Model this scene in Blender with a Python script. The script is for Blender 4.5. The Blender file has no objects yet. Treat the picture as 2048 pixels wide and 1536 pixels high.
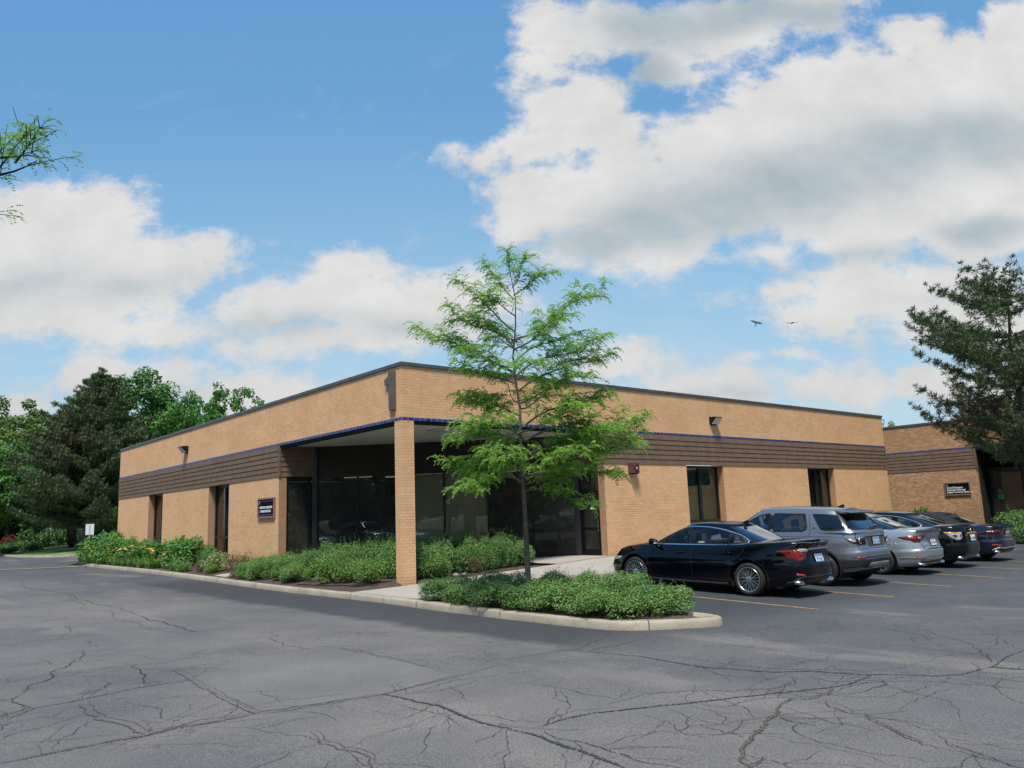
import bpy, bmesh, math, random
from mathutils import Vector, Matrix, noise
from mathutils.bvhtree import BVHTree
R = math.radians
PI = math.pi
SC = bpy.context.scene
COL = SC.collection
random.seed(7)

# ------------------------------------------------------------------ helpers
class MB:
    """collects geometry; build() links it as ONE mesh object"""
    def __init__(s):
        s.v = []; s.f = []; s.m = []
    def add(s, vs, fs, mi=0):
        o = len(s.v); s.v.extend(vs)
        for f in fs:
            s.f.append(tuple(i + o for i in f)); s.m.append(mi)
    def box(s, x0, x1, y0, y1, z0, z1, mi=0):
        s.add([(x0,y0,z0),(x1,y0,z0),(x1,y1,z0),(x0,y1,z0),(x0,y0,z1),(x1,y0,z1),(x1,y1,z1),(x0,y1,z1)],
              [(0,3,2,1),(4,5,6,7),(0,1,5,4),(1,2,6,5),(2,3,7,6),(3,0,4,7)], mi)
    def obox(s, o, ax, ay, az, mi=0):
        o = Vector(o); ax = Vector(ax); ay = Vector(ay); az = Vector(az)
        p = [o, o+ax, o+ax+ay, o+ay]; p = p + [q+az for q in p]
        s.add([tuple(q) for q in p], [(0,3,2,1),(4,5,6,7),(0,1,5,4),(1,2,6,5),(2,3,7,6),(3,0,4,7)], mi)
    def poly(s, pts, mi=0):
        s.add(pts, [tuple(range(len(pts)))], mi)
    def prism(s, pts, d, mi=0):
        n = len(pts); d = Vector(d)
        q = [tuple(Vector(p)+d) for p in pts]
        s.add(list(pts)+q, [tuple(range(n))[::-1], tuple(range(n, 2*n))] + [(i,(i+1)%n,n+(i+1)%n,n+i) for i in range(n)], mi)
    def tube(s, path, rad, n=8, mi=0, cap=True):
        P = [Vector(p) for p in path]
        if not hasattr(rad, '__len__'): rad = [rad]*len(P)
        rings = []
        up = Vector((0,0,1))
        for i, p in enumerate(P):
            t = (P[min(i+1,len(P)-1)] - P[max(i-1,0)])
            if t.length < 1e-9: t = Vector((0,0,1))
            t.normalize()
            a = t.cross(up)
            if a.length < .05: a = t.cross(Vector((1,0,0)))
            a.normalize(); b = t.cross(a)
            rings.append([tuple(p + (a*math.cos(2*PI*k/n) + b*math.sin(2*PI*k/n))*rad[i]) for k in range(n)])
        vs = [q for r in rings for q in r]
        fs = [(i*n+k, i*n+(k+1)%n, (i+1)*n+(k+1)%n, (i+1)*n+k) for i in range(len(P)-1) for k in range(n)]
        if cap:
            fs.append(tuple(range(n))); fs.append(tuple((len(P)-1)*n+k for k in range(n))[::-1])
        s.add(vs, fs, mi)
    def lathe(s, prof, n=48, axis='x', c=(0,0,0), mi=0):
        """prof: list of (along axis, radius)"""
        vs = []
        for a, r in prof:
            for k in range(n):
                t = 2*PI*k/n
                if axis == 'x': vs.append((c[0]+a, c[1]+r*math.cos(t), c[2]+r*math.sin(t)))
                elif axis == 'y': vs.append((c[0]+r*math.cos(t), c[1]+a, c[2]+r*math.sin(t)))
                else: vs.append((c[0]+r*math.cos(t), c[1]+r*math.sin(t), c[2]+a))
        fs = [(i*n+k, i*n+(k+1)%n, (i+1)*n+(k+1)%n, (i+1)*n+k) for i in range(len(prof)-1) for k in range(n)]
        s.add(vs, fs, mi)
    def mesh(s, name, mats, smooth=False):
        me = bpy.data.meshes.new(name)
        me.from_pydata(s.v, [], s.f); me.validate(); me.update()
        if not isinstance(mats, (list, tuple)): mats = [mats]
        for m in mats: me.materials.append(m)
        if len(mats) > 1 and len(me.polygons) == len(s.m):
            me.polygons.foreach_set('material_index', s.m)
        if smooth: me.polygons.foreach_set('use_smooth', [True]*len(me.polygons))
        return me
    def build(s, name, mats, parent=None, smooth=False, fix=True):
        me = s.mesh(name, mats, smooth)
        if fix:
            bm = bmesh.new(); bm.from_mesh(me); bmesh.ops.recalc_face_normals(bm, faces=bm.faces); bm.to_mesh(me); bm.free()
        return link(name, me, parent)

def link(name, me, parent=None):
    o = bpy.data.objects.new(name, me); COL.objects.link(o)
    if parent: o.parent = parent
    return o
def tag(o, label=None, cat=None, group=None, kind=None):
    for k, v in (('label',label),('category',cat),('group',group),('kind',kind)):
        if v: o[k] = v
    return o
def thing(name, label, cat, loc=(0,0,0), rz=0, group=None):
    o = bpy.data.objects.new(name, None); COL.objects.link(o)
    o.empty_display_size = .3; o.location = loc; o.rotation_euler = (0,0,rz)
    return tag(o, label, cat, group)
def struct(o, label=None): return tag(o, label, None, None, 'structure')
def bevel(o, w=.01, seg=2, ang=40):
    m = o.modifiers.new('bevel', 'BEVEL'); m.width = w; m.segments = seg; m.limit_method = 'ANGLE'; m.angle_limit = R(ang); return o
def copy_tree(o, parent=None):
    c = o.copy(); COL.objects.link(c); c.parent = parent
    for ch in list(o.children): copy_tree(ch, c)
    return c
def lerp(a, b, t): return a + (b-a)*t
def interp(x, tab):
    if x <= tab[0][0]: return tab[0][1]
    for (a, va), (b, vb) in zip(tab, tab[1:]):
        if x <= b: return va + (vb-va)*(x-a)/(b-a)
    return tab[-1][1]
def sinterp(x, tab):
    """smooth (monotone cubic) interpolation"""
    n = len(tab)
    if x <= tab[0][0]: return tab[0][1]
    if x >= tab[-1][0]: return tab[-1][1]
    for i in range(n-1):
        if x <= tab[i+1][0]: break
    d = [(tab[k+1][1]-tab[k][1])/(tab[k+1][0]-tab[k][0]) for k in range(n-1)]
    def sl(k):
        if k == 0: return d[0]
        if k == n-1: return d[-1]
        if d[k-1]*d[k] <= 0: return 0
        return 2*d[k-1]*d[k]/(d[k-1]+d[k])
    h = tab[i+1][0]-tab[i][0]; t = (x-tab[i][0])/h
    m0 = sl(i)*h; m1 = sl(i+1)*h; p0 = tab[i][1]; p1 = tab[i+1][1]
    return (2*t**3-3*t*t+1)*p0+(t**3-2*t*t+t)*m0+(-2*t**3+3*t*t)*p1+(t**3-t*t)*m1
def sstep(a, b, x):
    t = max(0., min(1., (x-a)/(b-a))); return t*t*(3-2*t)
def text_mesh(s, size, name, ext=.004, bold=0.0, spacing=1.0, align='LEFT'):
    cu = bpy.data.curves.new(name, 'FONT'); cu.body = s; cu.size = size; cu.extrude = ext; cu.offset = bold
    cu.space_character = spacing; cu.align_x = align; cu.resolution_u = 3
    o = bpy.data.objects.new(name, cu); COL.objects.link(o)
    bpy.context.view_layer.update()
    me = bpy.data.meshes.new_from_object(o.evaluated_get(bpy.context.evaluated_depsgraph_get()))
    bpy.data.objects.remove(o); bpy.data.curves.remove(cu); me.name = name
    return me

# ------------------------------------------------------------------ node helpers
class NT:
    def __init__(s, nt): s.nt = nt; s.n = nt.nodes; s.l = nt.links
    def new(s, t, **kw):
        n = s.n.new(t)
        for k, v in kw.items(): setattr(n, k, v)
        return n
    def put(s, sock, v):
        if hasattr(v, 'is_output') or isinstance(v, bpy.types.NodeSocket): s.l.new(v, sock)
        elif v is not None:
            if hasattr(sock.default_value, '__len__') and not hasattr(v, '__len__'): v = [v]*len(sock.default_value)
            if hasattr(v, '__len__') and len(v) == 3 and len(sock.default_value) == 4: v = tuple(v)+(1,)
            sock.default_value = v
    def math(s, op, a, b=None, c=None, clamp=False):
        n = s.new('ShaderNodeMath', operation=op, use_clamp=clamp)
        s.put(n.inputs[0], a)
        if b is not None: s.put(n.inputs[1], b)
        if c is not None: s.put(n.inputs[2], c)
        return n.outputs[0]
    def vmath(s, op, a, b=None, out=0, scale=None):
        n = s.new('ShaderNodeVectorMath', operation=op)
        s.put(n.inputs[0], a)
        if b is not None: s.put(n.inputs[1], b)
        if scale is not None: s.put(n.inputs['Scale'], scale)
        return n.outputs['Value'] if out == 'Value' else n.outputs[0]
    def mix(s, f, a, b, blend='MIX'):
        n = s.new('ShaderNodeMix', data_type='RGBA', blend_type=blend)
        s.put(n.inputs[0], f); s.put(n.inputs[6], a); s.put(n.inputs[7], b)
        return n.outputs[2]
    def mixf(s, f, a, b):
        n = s.new('ShaderNodeMix', data_type='FLOAT'); s.put(n.inputs[0], f); s.put(n.inputs[2], a); s.put(n.inputs[3], b); return n.outputs[0]
    def noise(s, vec, scale, detail=4, rough=.55, dist=0, out='Fac'):
        n = s.new('ShaderNodeTexNoise'); 
        if vec is not None: s.put(n.inputs['Vector'], vec)
        n.inputs['Scale'].default_value = scale; n.inputs['Detail'].default_value = detail
        n.inputs['Roughness'].default_value = rough; n.inputs['Distortion'].default_value = dist
        return n.outputs[out]
    def ramp(s, f, stops, interp='LINEAR'):
        n = s.new('ShaderNodeValToRGB'); n.color_ramp.interpolation = interp
        e = n.color_ramp.elements
        while len(e) > len(stops): e.remove(e[-1])
        while len(e) < len(stops): e.new(.5)
        for x, (p, c) in zip(e, stops):
            x.position = p; x.color = c if len(c) == 4 else tuple(c)+(1,)
        s.put(n.inputs[0], f); return n.outputs[0]
    def maprange(s, v, a, b, c=0, d=1, smooth=False):
        n = s.new('ShaderNodeMapRange')
        if smooth: n.interpolation_type = 'SMOOTHSTEP'
        s.put(n.inputs[0], v); n.inputs[1].default_value = a; n.inputs[2].default_value = b; n.inputs[3].default_value = c; n.inputs[4].default_value = d
        return n.outputs[0]
    def bump(s, h, strength=.3, dist=.01):
        n = s.new('ShaderNodeBump'); n.inputs['Strength'].default_value = strength; n.inputs['Distance'].default_value = dist
        s.put(n.inputs['Height'], h); return n.outputs[0]

MATS = {}
def mat(name, color=(.5,.5,.5), rough=.6, metal=0, coat=0, spec=.5, emit=None, trans=0, ior=1.45):
    if name in MATS: return MATS[name]
    m = bpy.data.materials.new(name); m.use_nodes = True
    b = m.node_tree.nodes['Principled BSDF']
    b.inputs['Base Color'].default_value = tuple(color)+(1,); b.inputs['Roughness'].default_value = rough
    b.inputs['Metallic'].default_value = metal; b.inputs['Coat Weight'].default_value = coat; b.inputs['Coat Roughness'].default_value = .03
    b.inputs['Specular IOR Level'].default_value = spec; b.inputs['Transmission Weight'].default_value = trans; b.inputs['IOR'].default_value = ior
    if emit:
        b.inputs['Emission Color'].default_value = tuple(emit[0])+(1,); b.inputs['Emission Strength'].default_value = emit[1]
    MATS[name] = m
    return m
def nmat(name, **kw):
    m = mat(name, **kw); t = NT(m.node_tree); t.b = m.node_tree.nodes['Principled BSDF']; return m, t
def noisy(name, c1, c2, scale=5, rough=.7, detail=5, bumps=0, bscale=None, metal=0, coat=0, space='pos', spec=.5, lo=.35, hi=.65):
    """two-tone noise material in world position"""
    if name in MATS: return MATS[name]
    m, t = nmat(name, rough=rough, metal=metal, coat=coat, spec=spec)
    g = t.new('ShaderNodeNewGeometry').outputs['Position'] if space == 'pos' else t.new('ShaderNodeTexCoord').outputs['Object']
    f = t.noise(g, scale, detail)
    c = t.ramp(f, [(lo, c1), (hi, c2)])
    t.put(t.b.inputs['Base Color'], c)
    if bumps:
        t.put(t.b.inputs['Normal'], t.bump(t.noise(g, bscale or scale*4, 6), bumps, .02))
    return m
def glass_mat(name, tint=(.5,.55,.55), refl=1.0, rough=.0):
    m = bpy.data.materials.new(name); m.use_nodes = True; t = NT(m.node_tree)
    for n in list(t.n): t.n.remove(n)
    out = t.new('ShaderNodeOutputMaterial'); tr = t.new('ShaderNodeBsdfTransparent'); gl = t.new('ShaderNodeBsdfGlossy')
    tr.inputs[0].default_value = tuple(tint)+(1,); gl.inputs['Color'].default_value = (.95,.97,1,1); gl.inputs['Roughness'].default_value = rough
    fr = t.new('ShaderNodeFresnel'); fr.inputs[0].default_value = 1.5
    f = t.math('MULTIPLY', fr.outputs[0], refl, clamp=True)
    mx = t.new('ShaderNodeMixShader'); t.l.new(f, mx.inputs[0]); t.l.new(tr.outputs[0], mx.inputs[1]); t.l.new(gl.outputs[0], mx.inputs[2])
    t.l.new(mx.outputs[0], out.inputs[0]); MATS[name] = m
    return m

# ------------------------------------------------------------------ camera (solved from the photograph's vanishing points)
CAM_P = Vector((-12.432, -19.553, 1.487)); F_PX = 1593.12
yaw, pit, rol = 0.7061, 0.1641, -0.0363
fw = Vector((math.sin(yaw)*math.cos(pit), math.cos(yaw)*math.cos(pit), math.sin(pit)))
rt = Vector((math.cos(yaw), -math.sin(yaw), 0)); up = rt.cross(fw)
rt2 = math.cos(rol)*rt + math.sin(rol)*up; up2 = -math.sin(rol)*rt + math.cos(rol)*up
cd = bpy.data.cameras.new('camera'); cam = bpy.data.objects.new('camera', cd); COL.objects.link(cam); SC.camera = cam
cam.matrix_world = Matrix(((rt2.x,up2.x,-fw.x,CAM_P.x),(rt2.y,up2.y,-fw.y,CAM_P.y),(rt2.z,up2.z,-fw.z,CAM_P.z),(0,0,0,1)))
cd.sensor_width = 36; cd.lens = F_PX*36/2048; cd.clip_start = .05; cd.clip_end = 3000
def ray(u, v): return fw + rt2*((u-1024)/F_PX) - up2*((v-768)/F_PX)
def at_depth(u, v, D): return CAM_P + ray(u, v)*D
def at_z(u, v, z):
    d = ray(u, v); return CAM_P + d*((z-CAM_P.z)/d.z)

# ------------------------------------------------------------------ light
SUN_AZ_FROM = Vector((-.73, -.68, 0)).normalized(); SUN_EL = 62
sd = bpy.data.lights.new('sun', 'SUN'); so = bpy.data.objects.new('sun', sd); COL.objects.link(so)
sd.energy = 4.1; sd.angle = R(13); sd.color = (1, .945, .87)
sv = SUN_AZ_FROM*math.cos(R(SUN_EL)) + Vector((0,0,math.sin(R(SUN_EL))))
so.rotation_euler = sv.to_track_quat('Z', 'Y').to_euler(); so.location = sv*60

w = bpy.data.worlds.new('World'); SC.world = w; w.use_nodes = True
T = NT(w.node_tree); bg = w.node_tree.nodes['Background']
sky = T.new('ShaderNodeTexSky', sky_type='NISHITA'); sky.sun_disc = False; sky.sun_elevation = R(SUN_EL)
sky.sun_rotation = math.atan2(sv.x, sv.y); sky.air_density = 1.0; sky.dust_density = .6; sky.ozone_density = 2.0
dirv = T.new('ShaderNodeTexCoord').outputs['Generated']
# the sky's own chart: horizontal angle-tangent a and height-tangent b about the north-east horizon
NE = Vector((math.sin(R(40.45)), math.cos(R(40.45)), 0)); EA = Vector((math.cos(R(40.45)), -math.sin(R(40.45)), 0))
def chart(u, v):
    d = ray(u, v); f = d.dot(NE); return (d.dot(EA)/f, d.z/f)
dn = T.vmath('DOT_PRODUCT', dirv, tuple(NE), out='Value'); da = T.vmath('DOT_PRODUCT', dirv, tuple(EA), out='Value')
sep = T.new('ShaderNodeSeparateXYZ'); T.put(sep.inputs[0], dirv)
dn2 = T.math('MAXIMUM', T.math('ABSOLUTE', dn), .08)
comb = T.new('ShaderNodeCombineXYZ'); T.put(comb.inputs[0], T.math('DIVIDE', da, dn2)); T.put(comb.inputs[1], T.math('DIVIDE', sep.outputs[2], dn2))
ab = comb.outputs[0]
# clouds: (centre px u, v, radius u, radius v, tilt) read off the photograph, stored as sky directions
CLOUDS = [(1750,235,210,170),(1905,250,210,190),(2050,130,120,130),(1805,85,85,70),(1655,165,110,90),(1690,110,45,45),(1560,230,120,95),(1470,265,110,85),(1380,320,140,95),(1260,365,150,105),(1130,400,130,90),(1050,418,90,68),(1500,380,260,125),(1750,400,310,125),(1990,400,210,150),(1200,475,140,75),(1340,502,150,46),(1490,518,120,42),
          (1120,232,120,88),(1185,190,95,72),(1058,285,85,62),(990,312,65,40),(930,312,48,20),(1225,262,75,62),(1120,55,100,80),(1250,52,160,78),(1400,50,210,72),(1580,18,160,52),(1335,132,105,62),(1085,130,60,40),
          (1800,590,330,75),(1990,640,330,60),(1650,640,150,42),(1560,590,90,34),
          (150,470,200,115),(-60,520,240,170),(240,440,90,60),(60,430,110,70),(330,500,90,55),(300,530,190,75),(420,510,70,40),(90,610,330,85),(560,620,160,62),(690,570,90,60),(640,545,50,34),(720,610,130,85),(880,620,180,80),(900,585,80,50),(670,680,290,45),(300,660,240,45),(760,545,60,26),
          (190,750,140,44),(150,735,60,34),(330,758,130,50),(370,735,60,34),(480,780,150,40),(560,800,200,40),(1250,735,120,40),(1270,720,60,30),(1420,770,200,42),(1700,780,240,45),(1960,770,240,50),(1560,718,70,14),(20,800,110,16)]
GREYS = [(1180,478,130,45),(1290,448,190,75),(1440,405,240,100),(1610,355,260,110),(1790,315,240,100),(1950,290,190,95),(1330,45,230,65),(1530,25,220,55),(1300,130,110,70),(1960,470,160,40),(1700,520,260,30),(2000,600,200,28),
         (60,560,200,55),(280,590,200,45),(560,660,190,32),(800,660,200,34),(230,790,220,26),(1380,800,200,22)]
grp = bpy.data.node_groups.new('cloud_field', 'ShaderNodeTree')
grp.interface.new_socket('Vector', in_out='INPUT', socket_type='NodeSocketVector'); grp.interface.new_socket('Value', in_out='OUTPUT', socket_type='NodeSocketFloat')
G = NT(grp); gi = G.new('NodeGroupInput'); go = G.new('NodeGroupOutput'); vec = gi.outputs[0]
wv = G.new('ShaderNodeTexNoise'); G.put(wv.inputs['Vector'], vec); wv.inputs['Scale'].default_value = 4; wv.inputs['Detail'].default_value = 3
warp = G.vmath('MULTIPLY', G.vmath('SUBTRACT', wv.outputs['Color'], (.5,.5,.5)), (.12,.07,0))
vw = G.vmath('ADD', vec, warp)
acc = None
for (u, v, ru, rv) in CLOUDS:
    a, b = chart(u, v); a1, b1 = chart(u+ru, v); a2, b2 = chart(u, v-rv)
    rx = abs(a1-a); ry = abs(b2-b)
    d = G.vmath('MULTIPLY', G.vmath('SUBTRACT', vw, (a, b, 0)), (1/rx, 1/ry, 0))
    e = G.math('MULTIPLY', G.math('SUBTRACT', 1, G.vmath('LENGTH', d, out='Value')), min(1.15, .12+ry*7.5))
    acc = e if acc is None else G.math('SMOOTH_MAX', acc, e, .10)
vn = G.vmath('MULTIPLY', vec, (1, 1.35, 1))
n1 = G.noise(vn, 7, 9, .6); n2 = G.noise(vn, 24, 6, .62)
vn = G.vmath('MULTIPLY', vec, (1, 1.35, 1))
n1 = G.noise(vn, 8, 11, .62); n2 = G.noise(vn, 26, 8, .66)
nz = G.math('ADD', G.math('MULTIPLY', G.math('SUBTRACT', n1, .5), 1.10), G.math('MULTIPLY', G.math('SUBTRACT', n2, .5), .62))
G.put(go.inputs[0], G.math('ADD', G.math('ADD', acc, .045), nz))
def field(v):
    n = T.new('ShaderNodeGroup'); n.node_tree = grp; T.put(n.inputs[0], v); return n.outputs[0]
f0 = field(ab)
mask = T.maprange(f0, -.06, .27, 0, 1, True)
gw = T.new('ShaderNodeTexNoise'); T.put(gw.inputs['Vector'], ab); gw.inputs['Scale'].default_value = 5; gw.inputs['Detail'].default_value = 6
abw = T.vmath('ADD', ab, T.vmath('MULTIPLY', T.vmath('SUBTRACT', gw.outputs['Color'], (.5,.5,.5)), (.16,.09,0)))
shade = None
for (u, v, ru, rv) in GREYS:
    a, b = chart(u, v); a1, b1 = chart(u+ru, v); a2, b2 = chart(u, v-rv)
    d = T.vmath('MULTIPLY', T.vmath('SUBTRACT', abw, (a, b, 0)), (1/abs(a1-a), 1/abs(b2-b), 0))
    e = T.math('MULTIPLY', T.math('SUBTRACT', 1, T.vmath('LENGTH', d, out='Value')), 1.0 if v < 490 else .5); shade = e if shade is None else T.math('SMOOTH_MAX', shade, e, .25)
shade = T.maprange(shade, -.20, .85, 0, .92, True)
sepab = T.new('ShaderNodeSeparateXYZ'); T.put(sepab.inputs[0], ab); el = sepab.outputs[1]
puff = T.noise(T.vmath('MULTIPLY', ab, (1,1.4,1)), 9, 9, .62)
lit = T.mix(T.maprange(puff, .36, .62), (5.6,5.55,5.47), (6.4,6.3,6.2))
lit = T.mix(T.maprange(el, .30, .05), lit, T.mix(T.maprange(puff, .36, .62), (4.9,4.85,4.85), (5.6,5.5,5.45)))
grey = T.mix(T.maprange(puff, .35, .65), (3.0,3.65,4.05), (3.75,4.35,4.65))
cc = T.mix(shade, lit, grey)
grad = T.ramp(T.maprange(el, 0, 1.0), [(0,(3.9,5.3,6.0)),(.12,(3.3,5.0,6.1)),(.30,(2.35,4.25,6.0)),(.55,(1.25,3.0,5.4)),(1,(.85,2.4,5.0))])
skyc = T.mix(.84, T.mix(1, sky.outputs[0], (1.25,1.52,1.56), 'MULTIPLY'), grad)
wsp = T.math('MULTIPLY', T.maprange(T.noise(T.vmath('MULTIPLY', ab, (1.0,1.7,1)), 6.5, 9, .68, .6), .56, .74, 0, .5, True), T.maprange(el, .75, .3, 0, 1, True))
veil = T.math('MULTIPLY', T.maprange(el, .42, .05, 0, 1, True), T.maprange(T.noise(T.vmath('MULTIPLY', ab, (1,2.2,1)), 2.6, 5, .55), .38, .66, .10, .50, True))
skyc = T.mix(veil, skyc, (4.9,5.3,5.6))
skyc = T.mix(wsp, skyc, (5.0,5.2,5.4))
fin = T.mix(T.math('MULTIPLY', mask, .97), skyc, cc)
T.put(bg.inputs[0], fin); bg.inputs[1].default_value = 0.1
vs = SC.view_settings; vs.view_transform = 'Standard'; vs.look = 'None'; vs.exposure = .32; vs.gamma = 1; vs.use_curve_mapping = False
SC.cycles.max_bounces = 8; SC.cycles.transparent_max_bounces = 16; SC.cycles.use_denoising = True
# ------------------------------------------------------------------ ground
ZL = [(-60,-.5),(3,-.5),(7,-.47),(10,-.43),(14,-.385),(18,-.36),(28,-.36),(33,-.34),(50,-.30),(130,-.2)]
def zleft(y): return sinterp(y, ZL)
def zstall(y): return -.45 + .029*(max(-12.5, min(-4.2, y))+10)
def gz(x, y):
    wgt = sstep(-1.4, .6, x)*(1-sstep(-4.2, -1, y))
    z = lerp(zleft(y), zstall(y), wgt)
    return z + .010*max(0, -x-4) + .008*max(0, -13-y)
def on_ground(u, v):
    z = -.48
    for _ in range(8):
        p = at_z(u, v, z); z = gz(p.x, p.y)
    return Vector((p.x, p.y, z))

def asphalt_mat():
    m, t = nmat('asphalt', rough=.86, spec=.25)
    P = t.new('ShaderNodeNewGeometry').outputs['Position']
    s = t.new('ShaderNodeSeparateXYZ'); t.put(s.inputs[0], P); x, y = s.outputs[0], s.outputs[1]
    big = t.noise(P, .16, 5, .55); mid = t.noise(P, .9, 5, .6); fine = t.noise(P, 55, 2, .7); fine2 = t.noise(P, 140, 2, .7)
    tone = t.math('ADD', t.math('MULTIPLY', big, .7), t.math('MULTIPLY', mid, .45))
    c = t.ramp(tone, [(.38,(.095,.098,.102)),(.55,(.147,.142,.138)),(.72,(.198,.184,.170))])
    # newer, bluish seal coat over the parking lot on the east side and in a strip along the kerb
    wob = t.math('MULTIPLY', t.math('SUBTRACT', t.noise(P, .45, 4, .6), .5), 3.0)
    xs = t.math('ADD', x, t.math('ADD', t.math('MULTIPLY', y, .18), wob))
    lot = t.maprange(xs, -6.5, -1.2, 0, .75, True)
    south = t.maprange(t.math('ADD', y, wob), -13.5, -11, 0, 1, True)
    lot = t.math('MULTIPLY', lot, t.maprange(t.math('ADD', y, wob), -19, -11.5, .25, 1, True))
    c = t.mix(lot, c, t.ramp(mid, [(.3,(.062,.068,.078)),(.7,(.088,.093,.101))]))
    xe = t.math('ADD', x, t.math('MULTIPLY', t.math('SUBTRACT', t.noise(P, .8, 3), .5), 1.1))
    band = t.maprange(xe, -4.1, -3.7, 0, 1)
    band = t.math('MULTIPLY', band, t.maprange(y, -12, -9.5, 0, 1, True)); band = t.math('MULTIPLY', band, t.maprange(y, 9, 14, 1, 0, True))
    c = t.mix(t.math('MULTIPLY', band, .8), c, (.046,.051,.057))
    # worn tracks where the seal has gone
    wear = t.maprange(t.noise(t.vmath('MULTIPLY', P, (.5,.16,1)), 1.1, 6, .62), .54, .66, 0, .75, True)
    c = t.mix(t.math('MULTIPLY', wear, t.math('SUBTRACT', 1, t.math('MULTIPLY', band, .8))), c, (.200,.184,.168))
    agg = t.ramp(fine, [(.30,(.62,.62,.62)),(.55,(1,1,1)),(.72,(1.55,1.5,1.45))])
    c = t.mix(1, c, agg, 'MULTIPLY')
    agg2 = t.ramp(fine2, [(.25,(.7,.7,.7)),(.6,(1.05,1.05,1.05)),(.8,(1.45,1.42,1.38))])
    c = t.mix(1, c, agg2, 'MULTIPLY')
    # fine map cracking
    vo = t.new('ShaderNodeTexVoronoi', feature='DISTANCE_TO_EDGE'); wv = t.new('ShaderNodeTexNoise'); t.put(wv.inputs['Vector'], P); wv.inputs['Scale'].default_value = 2.2; wv.inputs['Detail'].default_value = 6
    t.put(vo.inputs['Vector'], t.vmath('ADD', P, t.vmath('MULTIPLY', t.vmath('SUBTRACT', wv.outputs['Color'], (.5,.5,.5)), (1.1,1.1,0)))); vo.inputs['Scale'].default_value = .75
    v2 = t.new('ShaderNodeTexVoronoi', feature='DISTANCE_TO_EDGE'); t.put(v2.inputs['Vector'], t.vmath('ADD', P, t.vmath('MULTIPLY', t.vmath('SUBTRACT', wv.outputs['Color'], (.5,.5,.5)), (.5,.5,0)))); v2.inputs['Scale'].default_value = 2.3
    crk = t.math('MAXIMUM', t.maprange(vo.outputs['Distance'], .0, .014, .9, 0), t.math('MULTIPLY', t.maprange(v2.outputs['Distance'], .0, .026, .8, 0), t.maprange(t.noise(P, .5, 3, .5), .54, .62, 0, 1, True)))
    area = t.maprange(t.noise(P, .28, 3, .5), .46, .60, 0, .55, True)
    crk = t.math('MULTIPLY', crk, area)
    c = t.mix(crk, c, (.040,.036,.032))
    t.put(t.b.inputs['Base Color'], c)
    h = t.math('ADD', t.math('MULTIPLY', fine, .6), t.math('SUBTRACT', t.math('MULTIPLY', fine2, .4), t.math('MULTIPLY', crk, .8)))
    t.put(t.b.inputs['Normal'], t.bump(h, .55, .012))
    return m
M_ASPH = asphalt_mat()

def grid(name, xs, ys, zf, m, keep=None, parent=None):
    b = MB(); nx, ny = len(xs), len(ys)
    b.v = [(x, y, zf(x, y)) for y in ys for x in xs]
    for j in range(ny-1):
        for i in range(nx-1):
            if keep and not keep((xs[i]+xs[i+1])/2, (ys[j]+ys[j+1])/2): continue
            b.f.append((j*nx+i, j*nx+i+1, (j+1)*nx+i+1, (j+1)*nx+i)); b.m.append(0)
    return b.build(name, m, parent, smooth=True, fix=False)
def frange(a, b, st):
    n = max(1, int(round((b-a)/st))); return [a+(b-a)*i/n for i in range(n+1)]
ax = frange(-90,-22,4)[:-1]+frange(-22,6,.7)[:-1]+frange(6,60,1.8)
ay = frange(-80,-22,4)[:-1]+frange(-22,16,.7)[:-1]+frange(16,150,2.2)
struct(grid('parking_lot', ax, ay, gz, M_ASPH))
M_LAWN = noisy('lawn', (.105,.185,.045), (.165,.25,.070), 1.3, .9, 6, .5, 60)
g = MB(); g.poly([(-1500,-1500,-1.2),(1500,-1500,-1.2),(1500,1500,-1.2),(-1500,1500,-1.2)]); struct(g.build('ground', M_LAWN))

M_CONC = noisy('kerb_concrete', (.26,.235,.185), (.37,.335,.27), 2.2, .85, 7, .35, 40)
def walk_mat():
    m, t = nmat('sidewalk_concrete', rough=.85)
    P = t.new('ShaderNodeNewGeometry').outputs['Position']
    c = t.ramp(t.noise(P, 1.0, 6, .6), [(.3,(.335,.305,.255)),(.7,(.415,.38,.325))])
    c = t.mix(t.maprange(t.noise(P, 90, 2), .3, .7, .25, 0), c, (.30,.28,.25))
    br = t.new('ShaderNodeTexBrick'); t.put(br.inputs['Vector'], P); br.offset = 0; br.inputs['Scale'].default_value = 1
    br.inputs['Brick Width'].default_value = 1.62; br.inputs['Row Height'].default_value = 1.62; br.inputs['Mortar Size'].default_value = .009
    for k, v in (('Color1',(0,0,0,1)),('Color2',(0,0,0,1)),('Mortar',(1,1,1,1))): br.inputs[k].default_value = v
    c = t.mix(t.math('MULTIPLY', br.outputs['Color'], .55), c, (.20,.185,.16))
    t.put(t.b.inputs['Base Color'], c); t.put(t.b.inputs['Normal'], t.bump(t.noise(P, 60, 4), .15, .01)); return m
M_WALK = walk_mat()
def kerb_mat():
    m, t = nmat('worn_kerb', rough=.88)
    P = t.new('ShaderNodeNewGeometry').outputs['Position']
    c = t.ramp(t.noise(P, 1.6, 7, .62), [(.28,(.27,.235,.17)),(.7,(.41,.365,.285))])
    pit = t.maprange(t.noise(P, 34, 3, .7), .60, .70, 0, .7)
    c = t.mix(pit, c, (.16,.125,.09))
    st = t.maprange(t.noise(P, 5, 5, .7), .56, .68, 0, .6); c = t.mix(st, c, (.30,.22,.14))
    t.put(t.b.inputs['Base Color'], c); t.put(t.b.inputs['Normal'], t.bump(t.noise(P, 30, 5), .5, .02)); return m
M_KERB = kerb_mat()

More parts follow.
